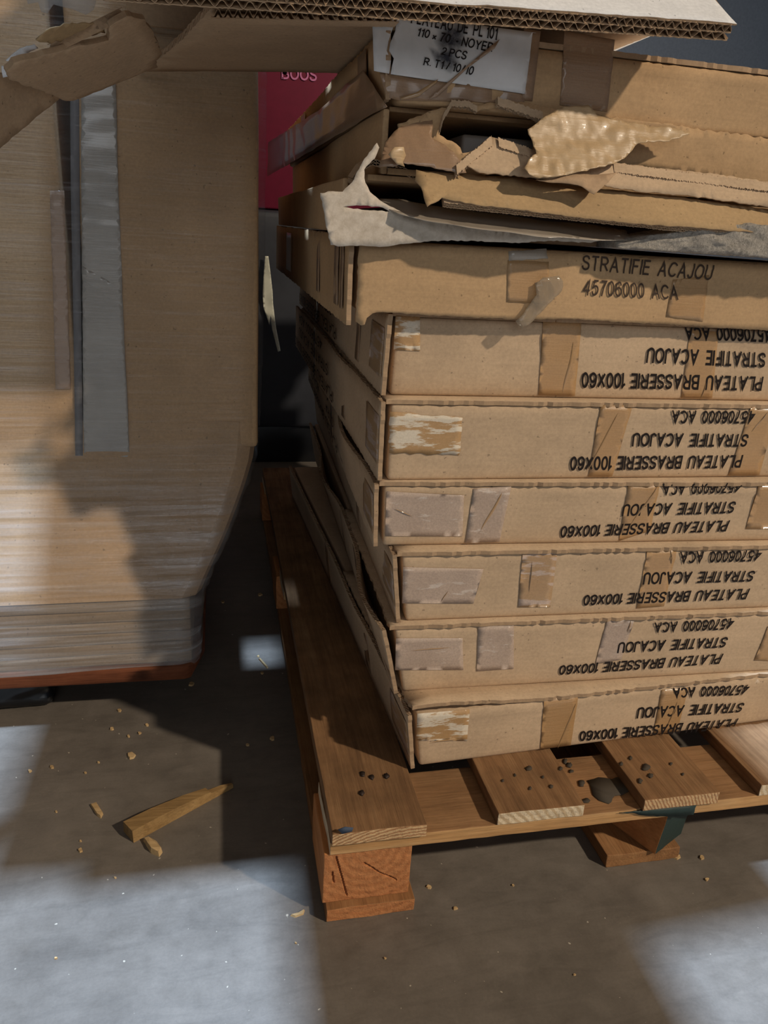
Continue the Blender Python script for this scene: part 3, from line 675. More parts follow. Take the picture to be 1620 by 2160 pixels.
for nm, q in ((L2, ((1227, 537), (1503, 559), (1497, 591), (1224, 569))), (L1, ((1230, 588), (1427, 602), (1428, 632), (1224, 622)))):
    text_quad('printed_line', nm, [G.front.uv(*p) for p in q], G.front, M['ink_faded'], G.root, lambda u, v: gfd(u, v)+0.002*nz(u*14, v*40, 5)*max(0, 1-v/0.05), 0.0024, False, -0.005)
for (y, w_) in ((0.02, 0.02), (0.055, 0.03), (0.22, 0.03), (0.62, 0.1)): G.side_tape(y, y+w_, 0.0, 0.066, 'tape_dk', 0.0075)

# grey packing paper peeled out of the torn carton
PP = plane3(at_y(700, 500, 0.796), at_y(1300, 500, 0.802), at_y(800, 400, 0.803))
pap = [(675, 408), (700, 404), (722, 405), (742, 385), (760, 350), (778, 322), (794, 302), (799, 312), (790, 335), (768, 358), (770, 385), (780, 405), (800, 422), (830, 438), (862, 455), (900, 458), (960, 468), (1040, 482), (1150, 492), (1240, 500), (1305, 496), (1312, 503), (1240, 512), (1160, 508), (1080, 513), (1000, 508), (930, 508), (880, 512), (800, 521), (760, 518), (720, 520), (697, 517), (686, 470)]
slit = [(722, 437), (760, 434), (800, 436), (822, 446), (780, 444), (745, 441)]
paper = sheet('packing_paper', [PP.uv(*p) for p in pap][::-1], PP, M['paper'], None, 0.0008, 0.008, lambda u, v: 0.004*nz(u*9, v*16, 1)+0.0006*nz(u*60, v*60, 4), 0.0006, 0.002, holes=[[PP.uv(*p) for p in slit]], origin=at_y(700, 510, 0.80), estep=0.0035)
tag(paper, 'torn grey packing paper peeling out over the carton printed the right way up', 'paper')
# felt pad
def felt_d(x, y, z): return Vector((0, -0.003*nz(x*60, z*120, 3)-0.0035*nz(x*18, 1, z*40), 0.004*nz(x*20, y*20, 5)*(1 if z > 0.012 else 0)+0.0016*nz(x*160, y*160, z*100)))
felt = roundbox('felt_pad', 0.345, 0.064, 0.033, 0.004, (190, 30, 14), lambda x, y, z: Vector((0.418+x, 0.768+y+0.02*max(0, 1-x*7), 0.7435+z*min(1, 0.25+x*6))), M['felt'], None, felt_d, (0.418, 0.8, 0.7425))
tag(felt, 'thick fuzzy grey felt pad sticking out of the torn carton', 'felt pad')

# H: torn open carton
ZH = 0.7435
H_ = empty('torn_carton', (0.150, 0.81, ZH), 'torn-open flat carton with a ragged front flap over the grey felt pad', 'carton')
box('base_panel', 0.150, 0.78, 0.835, 1.78, ZH, ZH+0.006, M['card_in'], H_)
box('lid_panel', 0.155, 0.78, 0.84, 1.78, 0.795, 0.801, M['card_b'], H_, n=(20, 30, 1))
PLH = plane3(at_y(790, 352, 0.83), at_y(585, 420, 1.80), at_y(690, 420, 0.95))
sideH = [(790, 350), (760, 362), (735, 385), (722, 405), (700, 420), (676, 440), (600, 420), (580, 415), (575, 380), (600, 372), (700, 345), (770, 335)]
box('side_panel', 0.134, 0.140, 0.88, 1.78, ZH-0.0005, 0.798, M['card_b'], H_, r=0.002, n=(1, 40, 4), disp=lambda x, y, z: Vector((0.004*nz(y*6, z*12, 3)-0.0, 0, 0)))
PFH = plane3(at_y(890, 440, 0.776), at_y(1500, 490, 0.772), at_y(1100, 375, 0.806))
flapH = [(876, 364), (900, 370), (1000, 374), (1100, 381), (1200, 396), (1300, 408), (1400, 420), (1500, 433), (1640, 450), (1780, 470), (1780, 520), (1640, 497), (1500, 490), (1360, 480), (1240, 466), (1100, 450), (1000, 438), (936, 424), (930, 422), (915, 433), (899, 442), (892, 420), (886, 398), (874, 385)]
ff = sheet('front_flap', [PFH.uv(*p) for p in flapH][::-1], PFH, [M['card_gold'], M['edge'], M['card_in']], H_, 0.001, 0.012, lambda u, v: 0.002*nz(u*9, v*20, 6), 0.0008, 0.0045, estep=0.005)
a0, b0 = PFH.pt(*PFH.uv(936, 425)), PFH.pt(*PFH.uv(1700, 505))
flutes('fluted_edge', a0-PFH.N*0.0055-PFH.V*0.002, b0-PFH.N*0.0055-PFH.V*0.002, PFH.N, PFH.V, 0.0062, 0.0055, 0.012, M['card'], H_, 2, 0.0006)
PGf = plane3(at_y(830, 440, 0.806), at_y(1300, 495, 0.806), at_y(1000, 440, 0.84))
sheet('film_sheet', [PGf.uv(*p) for p in ((770, 418), (850, 420), (940, 440), (1100, 458), (1320, 485), (1330, 508), (1150, 500), (980, 478), (840, 452))][::-1], PGf, M['tape_grey'], H_, 0.0006, 0.008, lambda u, v: 0.002*nz(u*20, v*30, 2), 0.0004, 0)
# ragged fluted rim over the hole
rim = [(742, 388), (760, 362), (785, 348), (800, 352), (820, 362), (850, 366), (872, 378)]
for i in range(len(rim)-1):
    p, q = at_y(*rim[i], 0.838), at_y(*rim[i+1], 0.838)
    flutes('fluted_rim', p, q, (0, -0.4, 0.9), (0, 1, 0.1), 0.006, 0.006, 0.03, M['card'], H_, 2, 0.001)
box('table_top', 0.20, 0.76, 0.875, 1.70, ZH+0.0065, ZH+0.030, M['table'], None, origin=(0.48, 1.28, ZH+0.0065))
tag(bpy.data.objects['table_top'], 'dark laminate table top inside the torn-open carton with the grey felt', 'table top')

# I: carton with a hole
ZI = 0.802
I_ = empty('holed_carton', (0.175, 0.82, ZI), 'flat carton with a ragged hole and crumpled amber tape on its front', 'carton')
box('base_panel', 0.175, 0.78, 0.835, 1.80, ZI, ZI+0.006, M['card_b'], I_)
box('lid_panel', 0.175, 0.78, 0.845, 1.80, 0.8608, 0.8655, M['card_b'], I_)
box('back_panel', 0.175, 0.78, 1.795, 1.80, ZI+0.006, 0.8608, M['card_b'], I_)
box('side_panel', 0.168, 0.1745, 0.836, 1.80, ZI, 0.862, M['card_b'], I_, r=0.002, n=(1, 40, 6), disp=lambda x, y, z: Vector((0.005*nz(y*5, z*9, 8), 0, 0)))
PI_ = Plane((0, 0.825, 0), (1, 0, 0), (0, 0, 1))
u_ = lambda *p: [PI_.uv(*q) for q in p]
frontI = u_((838, 262), (870, 250), (920, 232), (950, 226), (1080, 214), (1200, 236), (1440, 268), (1640, 296), (1780, 315), (1780, 410), (1620, 392), (1450, 368), (1300, 348), (1220, 360), (1130, 345), (1010, 372), (960, 360), (900, 345), (850, 335), (840, 300))
holeI = u_((930, 262), (940, 238), (955, 226), (985, 230), (1000, 240), (1020, 232), (1050, 226), (1080, 238), (1110, 248), (1140, 262), (1128, 300), (1120, 318), (1080, 306), (1050, 294), (1035, 290), (1010, 308), (985, 322), (972, 324), (968, 312), (950, 298), (925, 285))
sheet('front_panel', frontI[::-1], PI_, [M['card_b'], M['edge'], M['card_in']], I_, 0.0045, 0.008, lambda u, v: 0.003*nz(u*10, v*24, 11)+0.0015*nz(u*40, v*60, 2), 0.0012, 0.004, holes=[holeI], estep=0.004)
# folded-out lower lip with a long torn fluted edge
PL_ = plane3(at_y(1300, 430, 0.782), at_y(1620, 440, 0.784), at_y(1400, 362, 0.800))
lip = [(1000, 330), (1012, 312), (1035, 292), (1050, 294), (1080, 308), (1125, 322), (1180, 335), (1240, 330), (1300, 346), (1400, 358), (1500, 370), (1620, 386), (1780, 408), (1780, 470), (1620, 440), (1500, 422), (1400, 412), (1300, 400), (1200, 384), (1100, 374), (1010, 368), (975, 350), (985, 335)]
sheet('lower_lip', [PL_.uv(*p) for p in lip][::-1], PL_, [M['card'], M['edge'], M['card_in']], I_, 0.0012, 0.010, lambda u, v: 0.003*nz(u*12, v*26, 21), 0.001, 0.003, estep=0.004)
for p, q in (((1290, 348), (1700, 400)), ((960, 352), (1034, 292)), ((1048, 294), (1130, 322))):
    a0, b0 = PL_.pt(*PL_.uv(*p)), PL_.pt(*PL_.uv(*q))
    flutes('fluted_edge', a0-PL_.N*0.004, b0-PL_.N*0.004, PL_.N, -PL_.V, 0.0075, 0.006, 0.010, M['card'], I_, 2, 0.001)
rim = [(925, 285), (932, 258), (950, 228), (985, 230), (1003, 240)]
for i in range(len(rim)-1):
    flutes('fluted_rim', at_y(*rim[i], 0.819), at_y(*rim[i+1], 0.819), (0, -1, 0.2), (0, 0.3, 1), 0.005, 0.006, 0.006, M['card'], I_, 1, 0.001)
flutes('fluted_rim', at_y(1045, 226, 0.819), at_y(1140, 258, 0.819), (0, -1, 0.2), (0, 0.3, 1), 0.006, 0.006, 0.008, M['card'], I_, 2, 0.001)
PTI = plane3(at_y(1110, 360, 0.780), at_y(1250, 360, 0.782), at_y(1180, 250, 0.812))
amber = [(1108, 282), (1140, 262), (1180, 240), (1230, 236), (1250, 250), (1300, 262), (1420, 278), (1450, 290), (1400, 305), (1340, 310), (1312, 340), (1290, 352), (1220, 370), (1150, 382), (1112, 378), (1100, 364), (1110, 345), (1128, 330), (1120, 305)]
sheet('amber_tape', [PTI.uv(*p) for p in amber][::-1], PTI, M['tape_gold'], I_, 0.0006, 0.0035, lambda u, v: 0.007*nz(u*14+v*10, v*30-u*8, 1)+0.003*abs(nz(u*50+v*30, v*70, 4))+0.0016*nz(u*150, v*110, 6), 0.0006, 0.006)
tri = [(1130, 380), (1220, 372), (1300, 366), (1280, 388), (1252, 411), (1225, 396)]
sheet('paper_scrap', [PTI.uv(*p) for p in tri][::-1], PTI, M['card_in'], I_, 0.0006, 0.006, lambda u, v: 0.003*nz(u*30, v*30, 9), 0.0004, 0.002)
PCI = plane3(at_y(830, 330, 0.808), at_y(960, 330, 0.80), at_y(880, 260, 0.822))
corner = [(800, 350), (812, 300), (850, 262), (900, 243), (912, 244), (913, 265), (910, 292), (938, 306), (962, 326), (978, 345), (984, 364), (960, 362), (900, 352), (850, 345), (830, 352)]
sheet('corner_tape', [PCI.uv(*p) for p in corner][::-1], PCI, M['tape_dk'], I_, 0.0006, 0.005, lambda u, v: 0.004*nz(u*18, v*18, 13)+0.003*abs(nz(u*60, v*30, 3)), 0.0005, 0.0)
sc1 = [(818, 325), (832, 310), (852, 310), (857, 328), (850, 342), (854, 352), (836, 346)]
PS1 = plane3(at_y(820, 350, 0.80), at_y(860, 350, 0.80), at_y(835, 310, 0.797))
sheet('loose_tape_end', [PS1.uv(*p) for p in sc1][::-1], PS1, M['tape_gold'], I_, 0.0005, 0.004, lambda u, v: 0.006*nz(u*60, v*50, 3), 0.0003, 0.0)
box('table_top', 0.258, 0.76, 0.858, 1.72, ZI+0.0065, ZI+0.046, M['table_grey'], None, r=0.004, origin=(0.5, 1.29, ZI+0.0065))
tag(bpy.data.objects['table_top.001'], 'grey laminate table top seen through the hole in the carton with amber tape', 'table top')

# J: carton with the paper label
J = Carton('labelled_carton', 'flat carton with a torn smudged white paper label, under the white carton', (0.172, 0.822), 0.866, 0.066, 0.6, -0.004, w=0.66, d=1.05, amp=0.002, seed=14, mat='card_b')
J.side(0.003, y0=-0.001, mat='card_b'); J.lid(0.0)
def Js(name, mat, pts, eps=0.001, t=0.0005, par=None, amp=0.0, jag=0.0, step=0.006, fr=60):
    return sheet(name, [J.front.uv(*p) for p in pts][::-1], J.front, M[mat], par or J.root, t, step, (lambda u, v: J.fd(u, v)+amp*nz(u*fr, v*fr, 3)) if amp else J.fd, jag, eps, estep=min(step, 0.005))
Js('tape_strip', 'tape_dk', ((1105, 60), (1140, 66), (1122, 214), (1100, 212)), 0.0008)
Js('tape_strip', 'tape_dk', ((1190, 66), (1296, 84), (1280, 236), (1180, 222)), 0.0009)
Js('tape_strip', 'tape_dk', ((800, 150), (1105, 196), (1105, 226), (1000, 215), (840, 212), (815, 205)), 0.0008, amp=0.003)
lab = Js('paper_label', 'label', ((826, 30), (1130, 70), (1122, 70), (1105, 199), (960, 177), (823, 157), (826, 140), (830, 124), (820, 108), (822, 92), (833, 66), (836, 40)), 0.0018, jag=0.0)
Js('paper_label', 'label', ((784, 26), (831, 32), (828, 60), (818, 88), (815, 108), (824, 128), (820, 156), (796, 152), (788, 150)), 0.0018)
for i, (tx, q) in enumerate((('PLATEAU  DE  PL 101', ((868, 24), (1050, 60), (1046, 86), (864, 50))), ('110 x 70  - NOYER', ((882, 60), (1040, 92), (1034, 113), (877, 77))), ('2 PCS', ((930, 101), (985, 110), (980, 128), (927, 116))), ('R. T1 / 10/10', ((894, 122), (1000, 142), (994, 160), (890, 138))))):
    text_quad('printed_line', tx, [J.front.uv(*p) for p in q], J.front, M['ink'], lab, J.fd, 0.0030, False, 0.02, 1, True)
def smudge(pts, seed):
    us = [J.front.uv(*p) for p in pts]; c = sum((Vector(p) for p in us), Vector((0, 0)))/len(us)
    V = [J.front.pt(c.x, c.y, J.fd(*c)+0.0026)]; Fc = []; n = len(us); fade = [1.0]
    for k, ring in enumerate((0.4, 0.7, 1.0)):
        for p in us:
            q = c+(Vector(p)-c)*ring; V.append(J.front.pt(q.x, q.y, J.fd(*q)+0.0026)); fade.append((0.95, 0.55, 0.0)[k])
    for i in range(n): Fc.append([0, 1+(i+1) % n, 1+i])
    for k in range(2):
        for i in range(n): a, b = 1+k*n+i, 1+k*n+(i+1) % n; Fc.append([a, b, b+n, a+n])
    o = obj('ink_smudge', V, Fc, M['smudge'], lab); at = o.data.attributes.new('fade', 'FLOAT', 'POINT'); at.data.foreach_set('value', fade)
for s_, pts in enumerate((((915, 45), (950, 40), (985, 48), (990, 66), (975, 84), (985, 100), (960, 118), (925, 112), (912, 90), (918, 70)), ((900, 100), (960, 106), (970, 135), (950, 158), (925, 150), (912, 130)))): smudge(pts, s_)
Js('film_sliver', 'tape_dk', ((1028, 102), (1052, 84), (1040, 104), (985, 144), (920, 205), (900, 212), (930, 185)), 0.0034, amp=0.001)
Js('film_sliver', 'crease_film', ((922, 168), (918, 176), (880, 205), (845, 212), (842, 208), (876, 196)), 0.0036)
wr = sheet('wrapped_film', [J.left.uv(*p) for p in ((838, 226), (790, 150), (745, 180), (700, 225), (640, 262), (575, 300), (572, 372), (640, 335), (720, 290), (800, 245))][::-1], J.left, M['tape_dk'], J.root, 0.0006, 0.02, lambda u, v: 0.011+0.003*nz(u*14, v*40, 1), 0, 0)
for (y, w_) in ((0.08, 0.05), (0.62, 0.06), (0.85, 0.02)): J.side_tape(y, y+w_, 0.0, 0.06, 'tape_dk' if y < 0.8 else 'crease_film', 0.0085)

# ------------------------------------------------------------------ white carton on top
def zK(x): return 0.9115+0.047*x
KY = 0.745
K = empty('white_carton', (0.2, 0.95, 0.925), 'large white carton with torn bottom flaps on top of the stack', 'carton')
KP = Plane((0, KY, 0), (1, 0, 0), (0, 0, 1))
SL = math.radians(36)
KP = Plane((0, KY, 0.9115), (1, 0, 0.047), (0, math.cos(SL), math.sin(SL)))
sheet('slanted_flap', [(-0.10, 0.0), (0.478, 0.0), (0.470, 0.085), (-0.10, 0.085)], KP, [M['card_white'], M['edge'], M['card_in']], K, 0.0012, 0.012, lambda u, v: 0.0015*nz(u*22, v*5, 3)+0.0008*nz(u*70, v*3, 7), 0.0005, 0.0152, estep=0.01)
flutes('fluted_edge', KP.pt(-0.10, 0), KP.pt(0.476, 0), KP.N, KP.V, 0.0135, 0.0115, 0.06, M['card_in'], K, 2, 0.0008, 0.0009)
def zB(x): return 0.914+0.085*(x+0.1)
box('front_panel', -0.10, 0.478, 0.806, 0.814, 0.975, 1.28, M['card_white'], K)
box('front_liner', -0.10, 0.470, 0.8145, 0.816, 0.976, 1.275, M['card_in'], K, 0.0005)
box('side_panel', 0.470, 0.478, 0.815, 1.12, 0.966, 1.28, M['card_white'], K)
box('back_panel', -0.10, 0.478, 1.121, 1.129, 0.966, 1.28, M['card_in'], K)
TK = Plane((0, 0, zB(0)), (1, 0, 0.085), (0, 1, 0))
bf = [(0.0, 0.800), (0.470, 0.812), (0.470, 1.125), (0.20, 1.125), (0.002, 1.118), (-0.092, 1.128), (-0.066, 1.06), (-0.030, 0.93)]
sheet('bottom_flap', bf, TK, [M['card_in'], M['flute'], M['card_in']], K, 0.006, 0.03, lambda u, v: 0.003*nz(u*5, v*6, 2)+0.0055, 0.001, 0.0, estep=0.008)
flutes('fluted_edge', (0.0, 0.796, zB(0)), (0.17, 0.798, zB(0.17)), (0, 0.0, -1), (0, 1, 0), 0.008, 0.009, 0.02, M['card_in'], K, 1, 0.001, 0.0008)
PB = plane3(at_y(258, 22, 0.78), at_y(333, 128, 0.93), at_y(130, 203, 0.90))
fb = [(225, 42), (262, 22), (300, 30), (325, 75), (336, 102), (322, 118), (328, 132), (250, 163), (150, 202), (133, 203), (70, 178), (14, 158), (8, 140), (24, 122), (60, 112), (100, 100), (150, 84), (222, 72)]
flB = sheet('torn_flap', [PB.uv(*p) for p in fb][::-1], PB, [M['card_in'], M['edge'], M['card_in']], K, 0.0045, 0.012, lambda u, v: 0.002*nz(u*12, v*12, 6), 0.0012, 0.0, estep=0.005)
flutes('fluted_edge', PB.pt(*PB.uv(130, 92))-PB.N*0.004, PB.pt(*PB.uv(262, 26))-PB.N*0.004, PB.N, -PB.V if PB.V.z > 0 else PB.V, 0.008, 0.009, 0.012, M['card_in'], K, 2, 0.001)
gl = [(80, 92), (100, 70), (150, 56), (200, 56), (222, 62), (224, 74), (190, 82), (150, 88), (110, 96)]
sheet('torn_liner', [PB.uv(*p) for p in gl][::-1], PB, M['card_gold'], flB, 0.001, 0.004, lambda u, v: 0.0007*math.sin((u*0.9-v*0.3)*900), 0.0008, 0.003)
PCc = plane3(at_y(130, 203, 0.90), at_y(8, 160, 0.84), at_y(0, 320, 0.86))
fc = [(133, 203), (60, 176), (10, 158), (-60, 150), (-160, 180), (-160, 440), (-40, 345), (0, 318), (70, 258)]
sheet('torn_flap', [PCc.uv(*p) for p in fc][::-1], PCc, [M['card_in'], M['edge'], M['card_in']], K, 0.0045, 0.012, lambda u, v: 0.002*nz(u*12, v*12, 9), 0.0006, -0.001, estep=0.006)
for pts in (((2, 138), (20, 132), (40, 140), (55, 140), (60, 152), (48, 162), (28, 156), (4, 160)), ((10, 125), (40, 100), (70, 90), (78, 98), (50, 112), (20, 128))):
    PW = plane3(at_y(0, 160, 0.82), at_y(60, 160, 0.83), at_y(30, 100, 0.815))
    sheet('torn_liner', [PW.uv(*p) for p in pts][::-1], PW, M['card_white'], flB, 0.001, 0.003, lambda u, v: 0.004*nz(u*60, v*60, 2), 0.0006, 0.004)
PTF = Plane((0, 0, 1.28), (1, 0, 0), (0, 1, 0))
sheet('top_flap', [(0.125, 0.30), (0.455, 0.30), (0.460, 0.595), (0.64, 0.605), (0.64, 0.84), (0.13, 0.84)], PTF, [M['card_white'], M['edge'], M['card_in']], K, 0.006, 0.03, lambda u, v: 0.004*nz(u*5, v*5, 3), 0, 0)  # added flap above the view, outlined to cast the floor shadow in front
sheet('top_panel', [(-0.165, 0.757), (0.10, 0.757), (0.10, 0.842), (0.478, 0.842), (0.478, 1.128), (-0.165, 1.12)], PTF, [M['card_white'], M['edge'], M['card_in']], K, 0.006, 0.03, None, 0, 0)  # unseen top, closed and widened to the left to keep skylight off the floor
PFi = plane3(at_y(80, 30, 0.79), at_y(200, 30, 0.78), at_y(140, -30, 0.79))
sheet('film_scrap', [PFi.uv(*p) for p in ((50, -40), (210, -40), (196, 18), (180, 30), (150, 18), (110, 6), (98, 26), (86, 24), (80, 4), (60, 10))][::-1], PFi, M['scrap'], K, 0.0004, 0.006, lambda u, v: 0.008*nz(u*30, v*30, 1), 0, 0)

# ------------------------------------------------------------------ wrapped load
L = empty('wrapped_pallet_load', (-0.4, 1.5, 0), 'tall brown cartons wrapped in clear stretch film on a low skid', 'pallet load')
YU = 1.1455
def cl(name, x0, x1, y0, y1, z0, z1, mat, r=0.008, n=(20, 12, 40), amp=0.002):
    return roundbox(name, x1-x0, y1-y0, z1-z0, r, n, lambda x, y, z: Vector((x0+x, y0+y, z0+z)), M[mat], L, lambda x, y, z: Vector((amp*nz(x*6, y*6, z*6), amp*nz(z*5, x*7, y*3), 0)))
cl('carton', -0.178, 0.060, YU, 1.80, 0.42, 1.62, 'card_b'); cl('carton', -0.92, -0.196, YU-0.001, 1.80, 0.36, 1.62, 'card_b')
PLd = Plane((0, YU, 0), (1, 0, 0), (0, 0, 1))
lt = lambda *pts: [PLd.uv(*p) for p in pts][::-1]
sheet('edge_strip', lt((148, 60), (166, 60), (168, 400), (172, 700), (176, 1000), (160, 1000), (156, 700), (150, 400)), PLd, M['strip_blue'], L, 0.0030, 0.02, None, 0, 0.0030)
sheet('seam_tape', lt((172, 120), (243, 120), (250, 400), (260, 650), (174, 590), (172, 400)), PLd, M['glossy_seam'], L, 0.0008, 0.006, lambda u, v: 0.0016*nz(u*12, v*110, 2)+0.0016, 0.0004, 0.001, estep=0.01)
sheet('seam_tape', lt((174, 560), (258, 610), (262, 700), (276, 1010), (178, 1005), (175, 700)), PLd, M['glossy_seam'], L, 0.0008, 0.006, lambda u, v: 0.0016*nz(u*12, v*110, 2)+0.0016, 0.0004, 0.001, estep=0.01)
sheet('seam_tape', lt((106, 402), (136, 402), (142, 600), (150, 820), (118, 820), (112, 600)), PLd, M['peach_seam'], L, 0.0008, 0.006, lambda u, v: 0.0014*nz(u*12, v*90, 5)+0.0014, 0.0004, 0.001, estep=0.01)
# flat boards at the foot of the load, each a board of its own
for i in range(6):
    z0 = 0.0945+i*0.0185
    box('packed_board', -0.90+0.004*nz(i, 1, 2), -0.048+0.006*nz(i, 5, 2), 1.070+0.005*nz(i, 3, 1), 1.74, z0, z0+0.018, M['board_grey'], L, 0.003, (12, 6, 1))
roundbox('skid_board', 0.87, 0.72, 0.026, 0.006, (30, 10, 2), lambda x, y, z: Vector((-0.90+x-(0.03*max(0, 1-y/0.03)**2 if x > 0.8 else 0), 1.058+y-0.012*(x/0.87-1), 0.067+z)), M['wood_red'], L)
for fx in (-0.86, -0.44):
    for fy in (1.105, 1.55):
        roundbox('skid_foot', 0.17, 0.14, 0.066, 0.016, (10, 8, 8), lambda x, y, z, fx=fx, fy=fy: Vector((fx+x, fy+y, z*1.01)), M['black_film'], L, lambda x, y, z: Vector((0.008*nz(x*30, y*30, z*30), 0.008*nz(x*25, 4, z*50), 0)))
PROF = [(1.66, 0.082, 1.140, 0.0), (0.62, 0.069, 1.140, 0.02), (0.46, 0.064, 1.139, 0.06), (0.405, 0.060, 1.136, 0.12), (0.36, 0.046, 1.126, 0.25), (0.325, 0.032, 1.112, 0.38), (0.28, 0.012, 1.092, 0.52), (0.24, -0.010, 1.072, 0.6), (0.217, -0.021, 1.063, 0.62), (0.205, -0.026, 1.060, 0.62), (0.15, -0.031, 1.060, 0.62), (0.098, -0.034, 1.061, 0.62), (0.086, -0.036, 1.063, 0.62)]
def prof(z):
    for a, b in zip(PROF, PROF[1:]):
        if a[0] >= z >= b[0]:
            t = (a[0]-z)/(a[0]-b[0])
            return [a[k]+(b[k]-a[k])*t for k in (1, 2, 3)]
    return PROF[-1][1:]
# brown packing tray that narrows from the cartons down to the boards
V = []; Fc = []; zt = [0.2065+(0.462-0.2065)*i/12 for i in range(13)]
for z in zt:
    xr, yf, mk = prof(z); ring = [(-0.90, yf+0.006), (xr-0.034, yf+0.007), (xr-0.014, yf+0.017), (xr-0.006, yf+0.036), (xr-0.006, 1.76), (-0.90, 1.76)]
    V += [(x, y, z) for x, y in ring]
for i in range(12):
    for k in range(6): a, b = i*6+k, i*6+(k+1) % 6; Fc.append([a, b, b+6, a+6])
Fc += [list(range(6))[::-1], list(range(72, 78))]
obj('packing_tray', V, Fc, M['card_b'], L)
V = []; Fc = []; milk = []; NZ, NX = 420, 150
zs = [0.086+(0.66-0.086)*i/300 for i in range(301)]+[0.66+(1.66-0.66)*i/120 for i in range(1, 121)]
cols = []
for j in range(NX+1):
    cols.append(('f', j/NX))
for j in range(1, 9): cols.append(('c', j/9))
for j in range(0, 26): cols.append(('s', j/25))
for z in zs:
    xr, yf, mk = prof(z); r = 0.035
    for (k, t) in cols:
        if k == 'f': x, y, nx, ny = -0.94+(xr-r+0.94)*t, yf, 0, -1
        elif k == 'c': a = t*math.pi/2; x, y, nx, ny = xr-r+r*math.sin(a), yf+r-r*math.cos(a), math.sin(a), -math.cos(a)
        else: x, y, nx, ny = xr, yf+r+0.66*t, 1, 0
        am = 0.0012+0.003*mk
        s = x+y
        o = am*(nz(s*3, z*70+s*2, 1)+0.6*nz(s*7, z*170-s*4, 5))
        # gathers fanning from the pinched corner
        if 0.21 < z < 0.42 and x > -0.2: o += 0.003*nz(math.atan2(z-0.21, x+0.02+1e-4)*9, 2, 7)
        V.append((x+nx*o, y+ny*o, z)); m_ = mk
        milk.append(max(0, m_*(0.75+0.5*nz(s*4, z*6, 2))))
nc = len(cols)
for i in range(len(zs)-1):
    for j in range(nc-1): a = i*nc+j; Fc.append([a, a+1, a+nc+1, a+nc])
fm = obj('stretch_film', V, Fc, M['film'], L, None, True)
at = fm.data.attributes.new('milk', 'FLOAT', 'POINT'); at.data.foreach_set('value', milk)
lc = empty('shade_carton', (0.0, 1.9, 1.66), 'long flat carton added out of view across the film-wrapped load to shade the gap', 'carton')  # added above the view to block the skylight over the gap floor
box('body', -0.7, 0.55, 1.145, 2.6, 1.661, 1.78, M['card'], lc, 0.006, (10, 10, 3))
box('tape_strip', -0.12, -0.06, 1.1435, 2.6, 1.7795, 1.7805, M['tape'], lc, 0.0002)
# ------------------------------------------------------------------ behind, in the dark gap
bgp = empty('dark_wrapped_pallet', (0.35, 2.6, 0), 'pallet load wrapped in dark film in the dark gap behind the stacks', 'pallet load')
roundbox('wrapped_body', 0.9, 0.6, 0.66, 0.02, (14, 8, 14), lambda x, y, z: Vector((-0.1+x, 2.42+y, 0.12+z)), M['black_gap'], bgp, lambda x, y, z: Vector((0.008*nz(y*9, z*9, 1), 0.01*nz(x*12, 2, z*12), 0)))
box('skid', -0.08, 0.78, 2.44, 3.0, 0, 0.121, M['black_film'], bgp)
rc = empty('red_carton', (0.35, 2.65, 0.785), 'dark red carton with pale pink lettering in the dark gap behind', 'carton')
box('body', 0.05, 0.78, 2.45, 2.95, 0.783, 1.4, M['red'], rc, 0.006)
PR = Plane((0, 2.45, 0), (1, 0, 0), (0, 0, 1))
text_quad('printed_line', 'BOOS', [PR.uv(*p) for p in ((594, 142), (668, 146), (668, 172), (594, 167))], PR, M['ink_pink'], rc, None, 0.003, False, 0.02)
ps = plane3(at_y(560, 545, 2.405), at_y(575, 545, 2.405), at_y(575, 690, 2.405))
st = sheet('hanging_strap', [ps.uv(*p) for p in ((559, 540), (566, 540), (571, 580), (575, 615), (576, 640), (582, 690), (592, 740), (586, 742), (574, 695), (570, 665), (568, 685), (556, 650), (554, 620), (556, 580))], ps, M['strap'], bgp, 0.001, 0.006, lambda u, v: 0.006*nz(u*30, v*20, 1), 0, 0)
st['label'] = 'pale plastic strap'

# ------------------------------------------------------------------ splinters and chips on the floor
def prism(name, pts, z0, z1, mat, label, cat, group=None, tilt=None, taper=0.85):
    """flat splinter: outline on the floor in world (x, y)"""
    c = sum((Vector(p) for p in pts), Vector((0, 0)))/len(pts); n = len(pts); rnd = random.Random(int(abs(c.x)*1e5))
    V = [(p[0], p[1], z0) for p in pts]+[(c.x+(p[0]-c.x)*taper, c.y+(p[1]-c.y)*taper, z1*rnd.uniform(0.75, 1.1)) for p in pts]
    Fc = [list(range(n))[::-1], list(range(n, 2*n))]+[[i, (i+1) % n, n+(i+1) % n, n+i] for i in range(n)]
    o = obj(name, V, Fc, mat, None, None, False, (c.x, c.y, 0)); return tag(o, label, cat, group)
fl = lambda px, py: tuple(at_z(px, py, 0))[:2]
# the long split stick, tapering in steps
st0, st1 = Vector(fl(282, 1778)), Vector(fl(492, 1662)); d = (st1-st0).normalized(); nn = Vector((-d.y, d.x)); Ls = (st1-st0).length
prof_s = [(0.0, 0.026, 0.018), (0.25, 0.024, 0.018), (0.55, 0.019, 0.016), (0.76, 0.014, 0.013), (0.77, 0.010, 0.011), (0.9, 0.008, 0.009), (1.0, 0.005, 0.006)]
V = []; Fc = []
for (t, wd, ht) in prof_s:
    c = st0+d*Ls*t
    for a, z in ((0, 0), (wd, 0), (wd*0.96, ht*0.95), (wd*0.06, ht)): 
        p = c+nn*a; V.append((p.x, p.y, z))
for i in range(len(prof_s)-1):
    for k in range(4): a = i*4+k; b = i*4+(k+1) % 4; Fc.append([a, a+4, b+4, b])
Fc += [[0, 1, 2, 3], [len(V)-1, len(V)-2, len(V)-3, len(V)-4]]
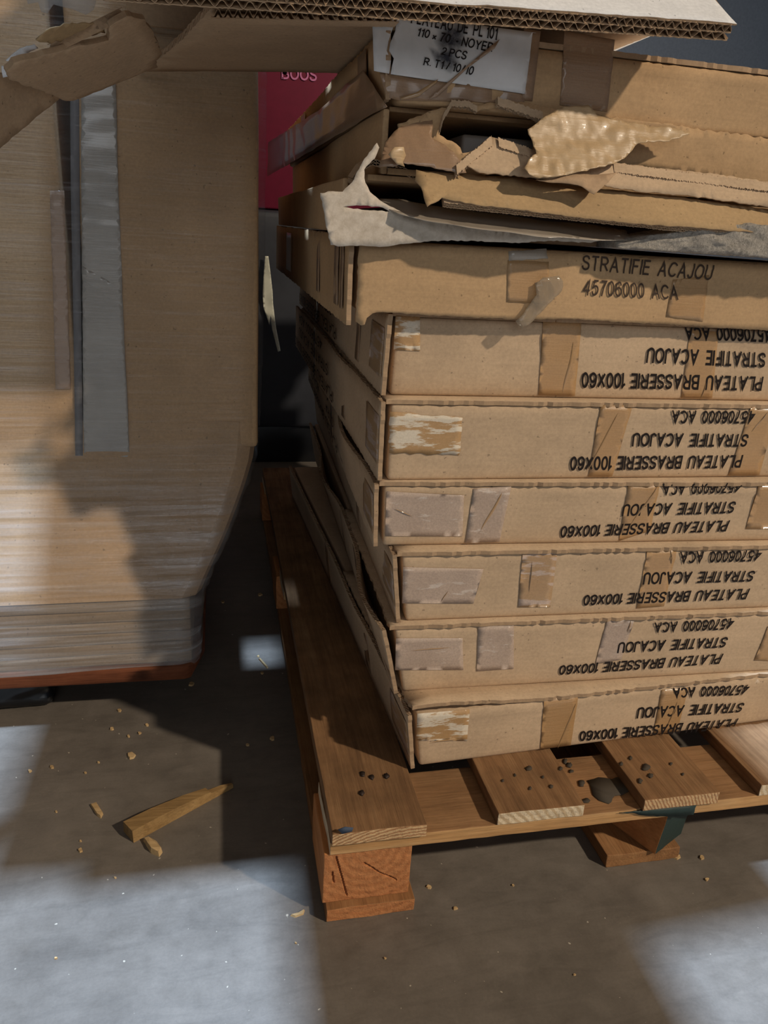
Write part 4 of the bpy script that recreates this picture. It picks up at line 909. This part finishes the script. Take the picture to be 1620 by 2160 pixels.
so = obj('wooden_stick', V, Fc, M['wood_stick'], None, None, False, (st0.x, st0.y, 0)); tag(so, 'long tapered split wooden stick lying on the concrete floor', 'stick')
prism('wood_chip', [fl(*p) for p in ((190, 1698), (203, 1694), (218, 1718), (213, 1727), (205, 1722))], 0, 0.004, M['wood_chip'], 'flat pale rectangular wood chip beside the long stick', 'wood chip')
prism('wood_chip', [fl(*p) for p in ((302, 1774), (312, 1772), (332, 1785), (343, 1798), (336, 1808), (318, 1800))], 0, 0.009, M['wood_chip'], 'brown pointed wood chip touching the thick end of the long stick', 'wood chip')
chips = [(252, 1499, 5), (310, 1530, 4), (294, 1547, 4), (236, 1538, 5), (271, 1554, 4), (276, 1595, 9), (110, 1619, 5), (63, 1627, 5), (170, 1775, 3), (170, 1795, 6), (404, 1444, 6), (208, 1609, 3), (180, 1631, 3), (119, 1713, 3), (522, 1572, 4), (575, 1558, 6), (553, 1420, 4), (545, 1385, 3), (470, 1270, 4), (548, 1255, 5), (1428, 1808, 7), (905, 1872, 6), (1480, 1810, 6), (1490, 1856, 5), (1212, 2057, 3), (118, 2022, 4), (243, 1852, 3), (812, 2022, 3), (624, 1990, 3), (960, 1917, 5), (1082, 1868, 3)]
for i, (x, y, r) in enumerate(chips):
    rnd = random.Random(i); a0 = rnd.uniform(0, 6.28)
    pts = [fl(x+r*math.cos(a0+k*1.05)*rnd.uniform(0.7, 1.3), y+0.7*r*math.sin(a0+k*1.05)*rnd.uniform(0.7, 1.3)) for k in range(6)]
    prism('wood_crumb', pts, 0, 0.0012+0.0002*r, M['wood_chip'], 'tiny pale wood crumb lying on the concrete floor', 'wood crumb', 'wood crumbs scattered on the floor')
for i, pts in enumerate((((612, 1932), (630, 1927), (643, 1921), (640, 1930), (622, 1936)), ((545, 1391), (548, 1389), (566, 1409), (563, 1411)))):
    prism('splinter', [fl(*p) for p in pts], 0, 0.003, M['wood_chip'], ('thin dark splinter on the floor beside the front pallet block', 'thin pale splinter in the small lit patch between the pallets')[i], 'splinter')
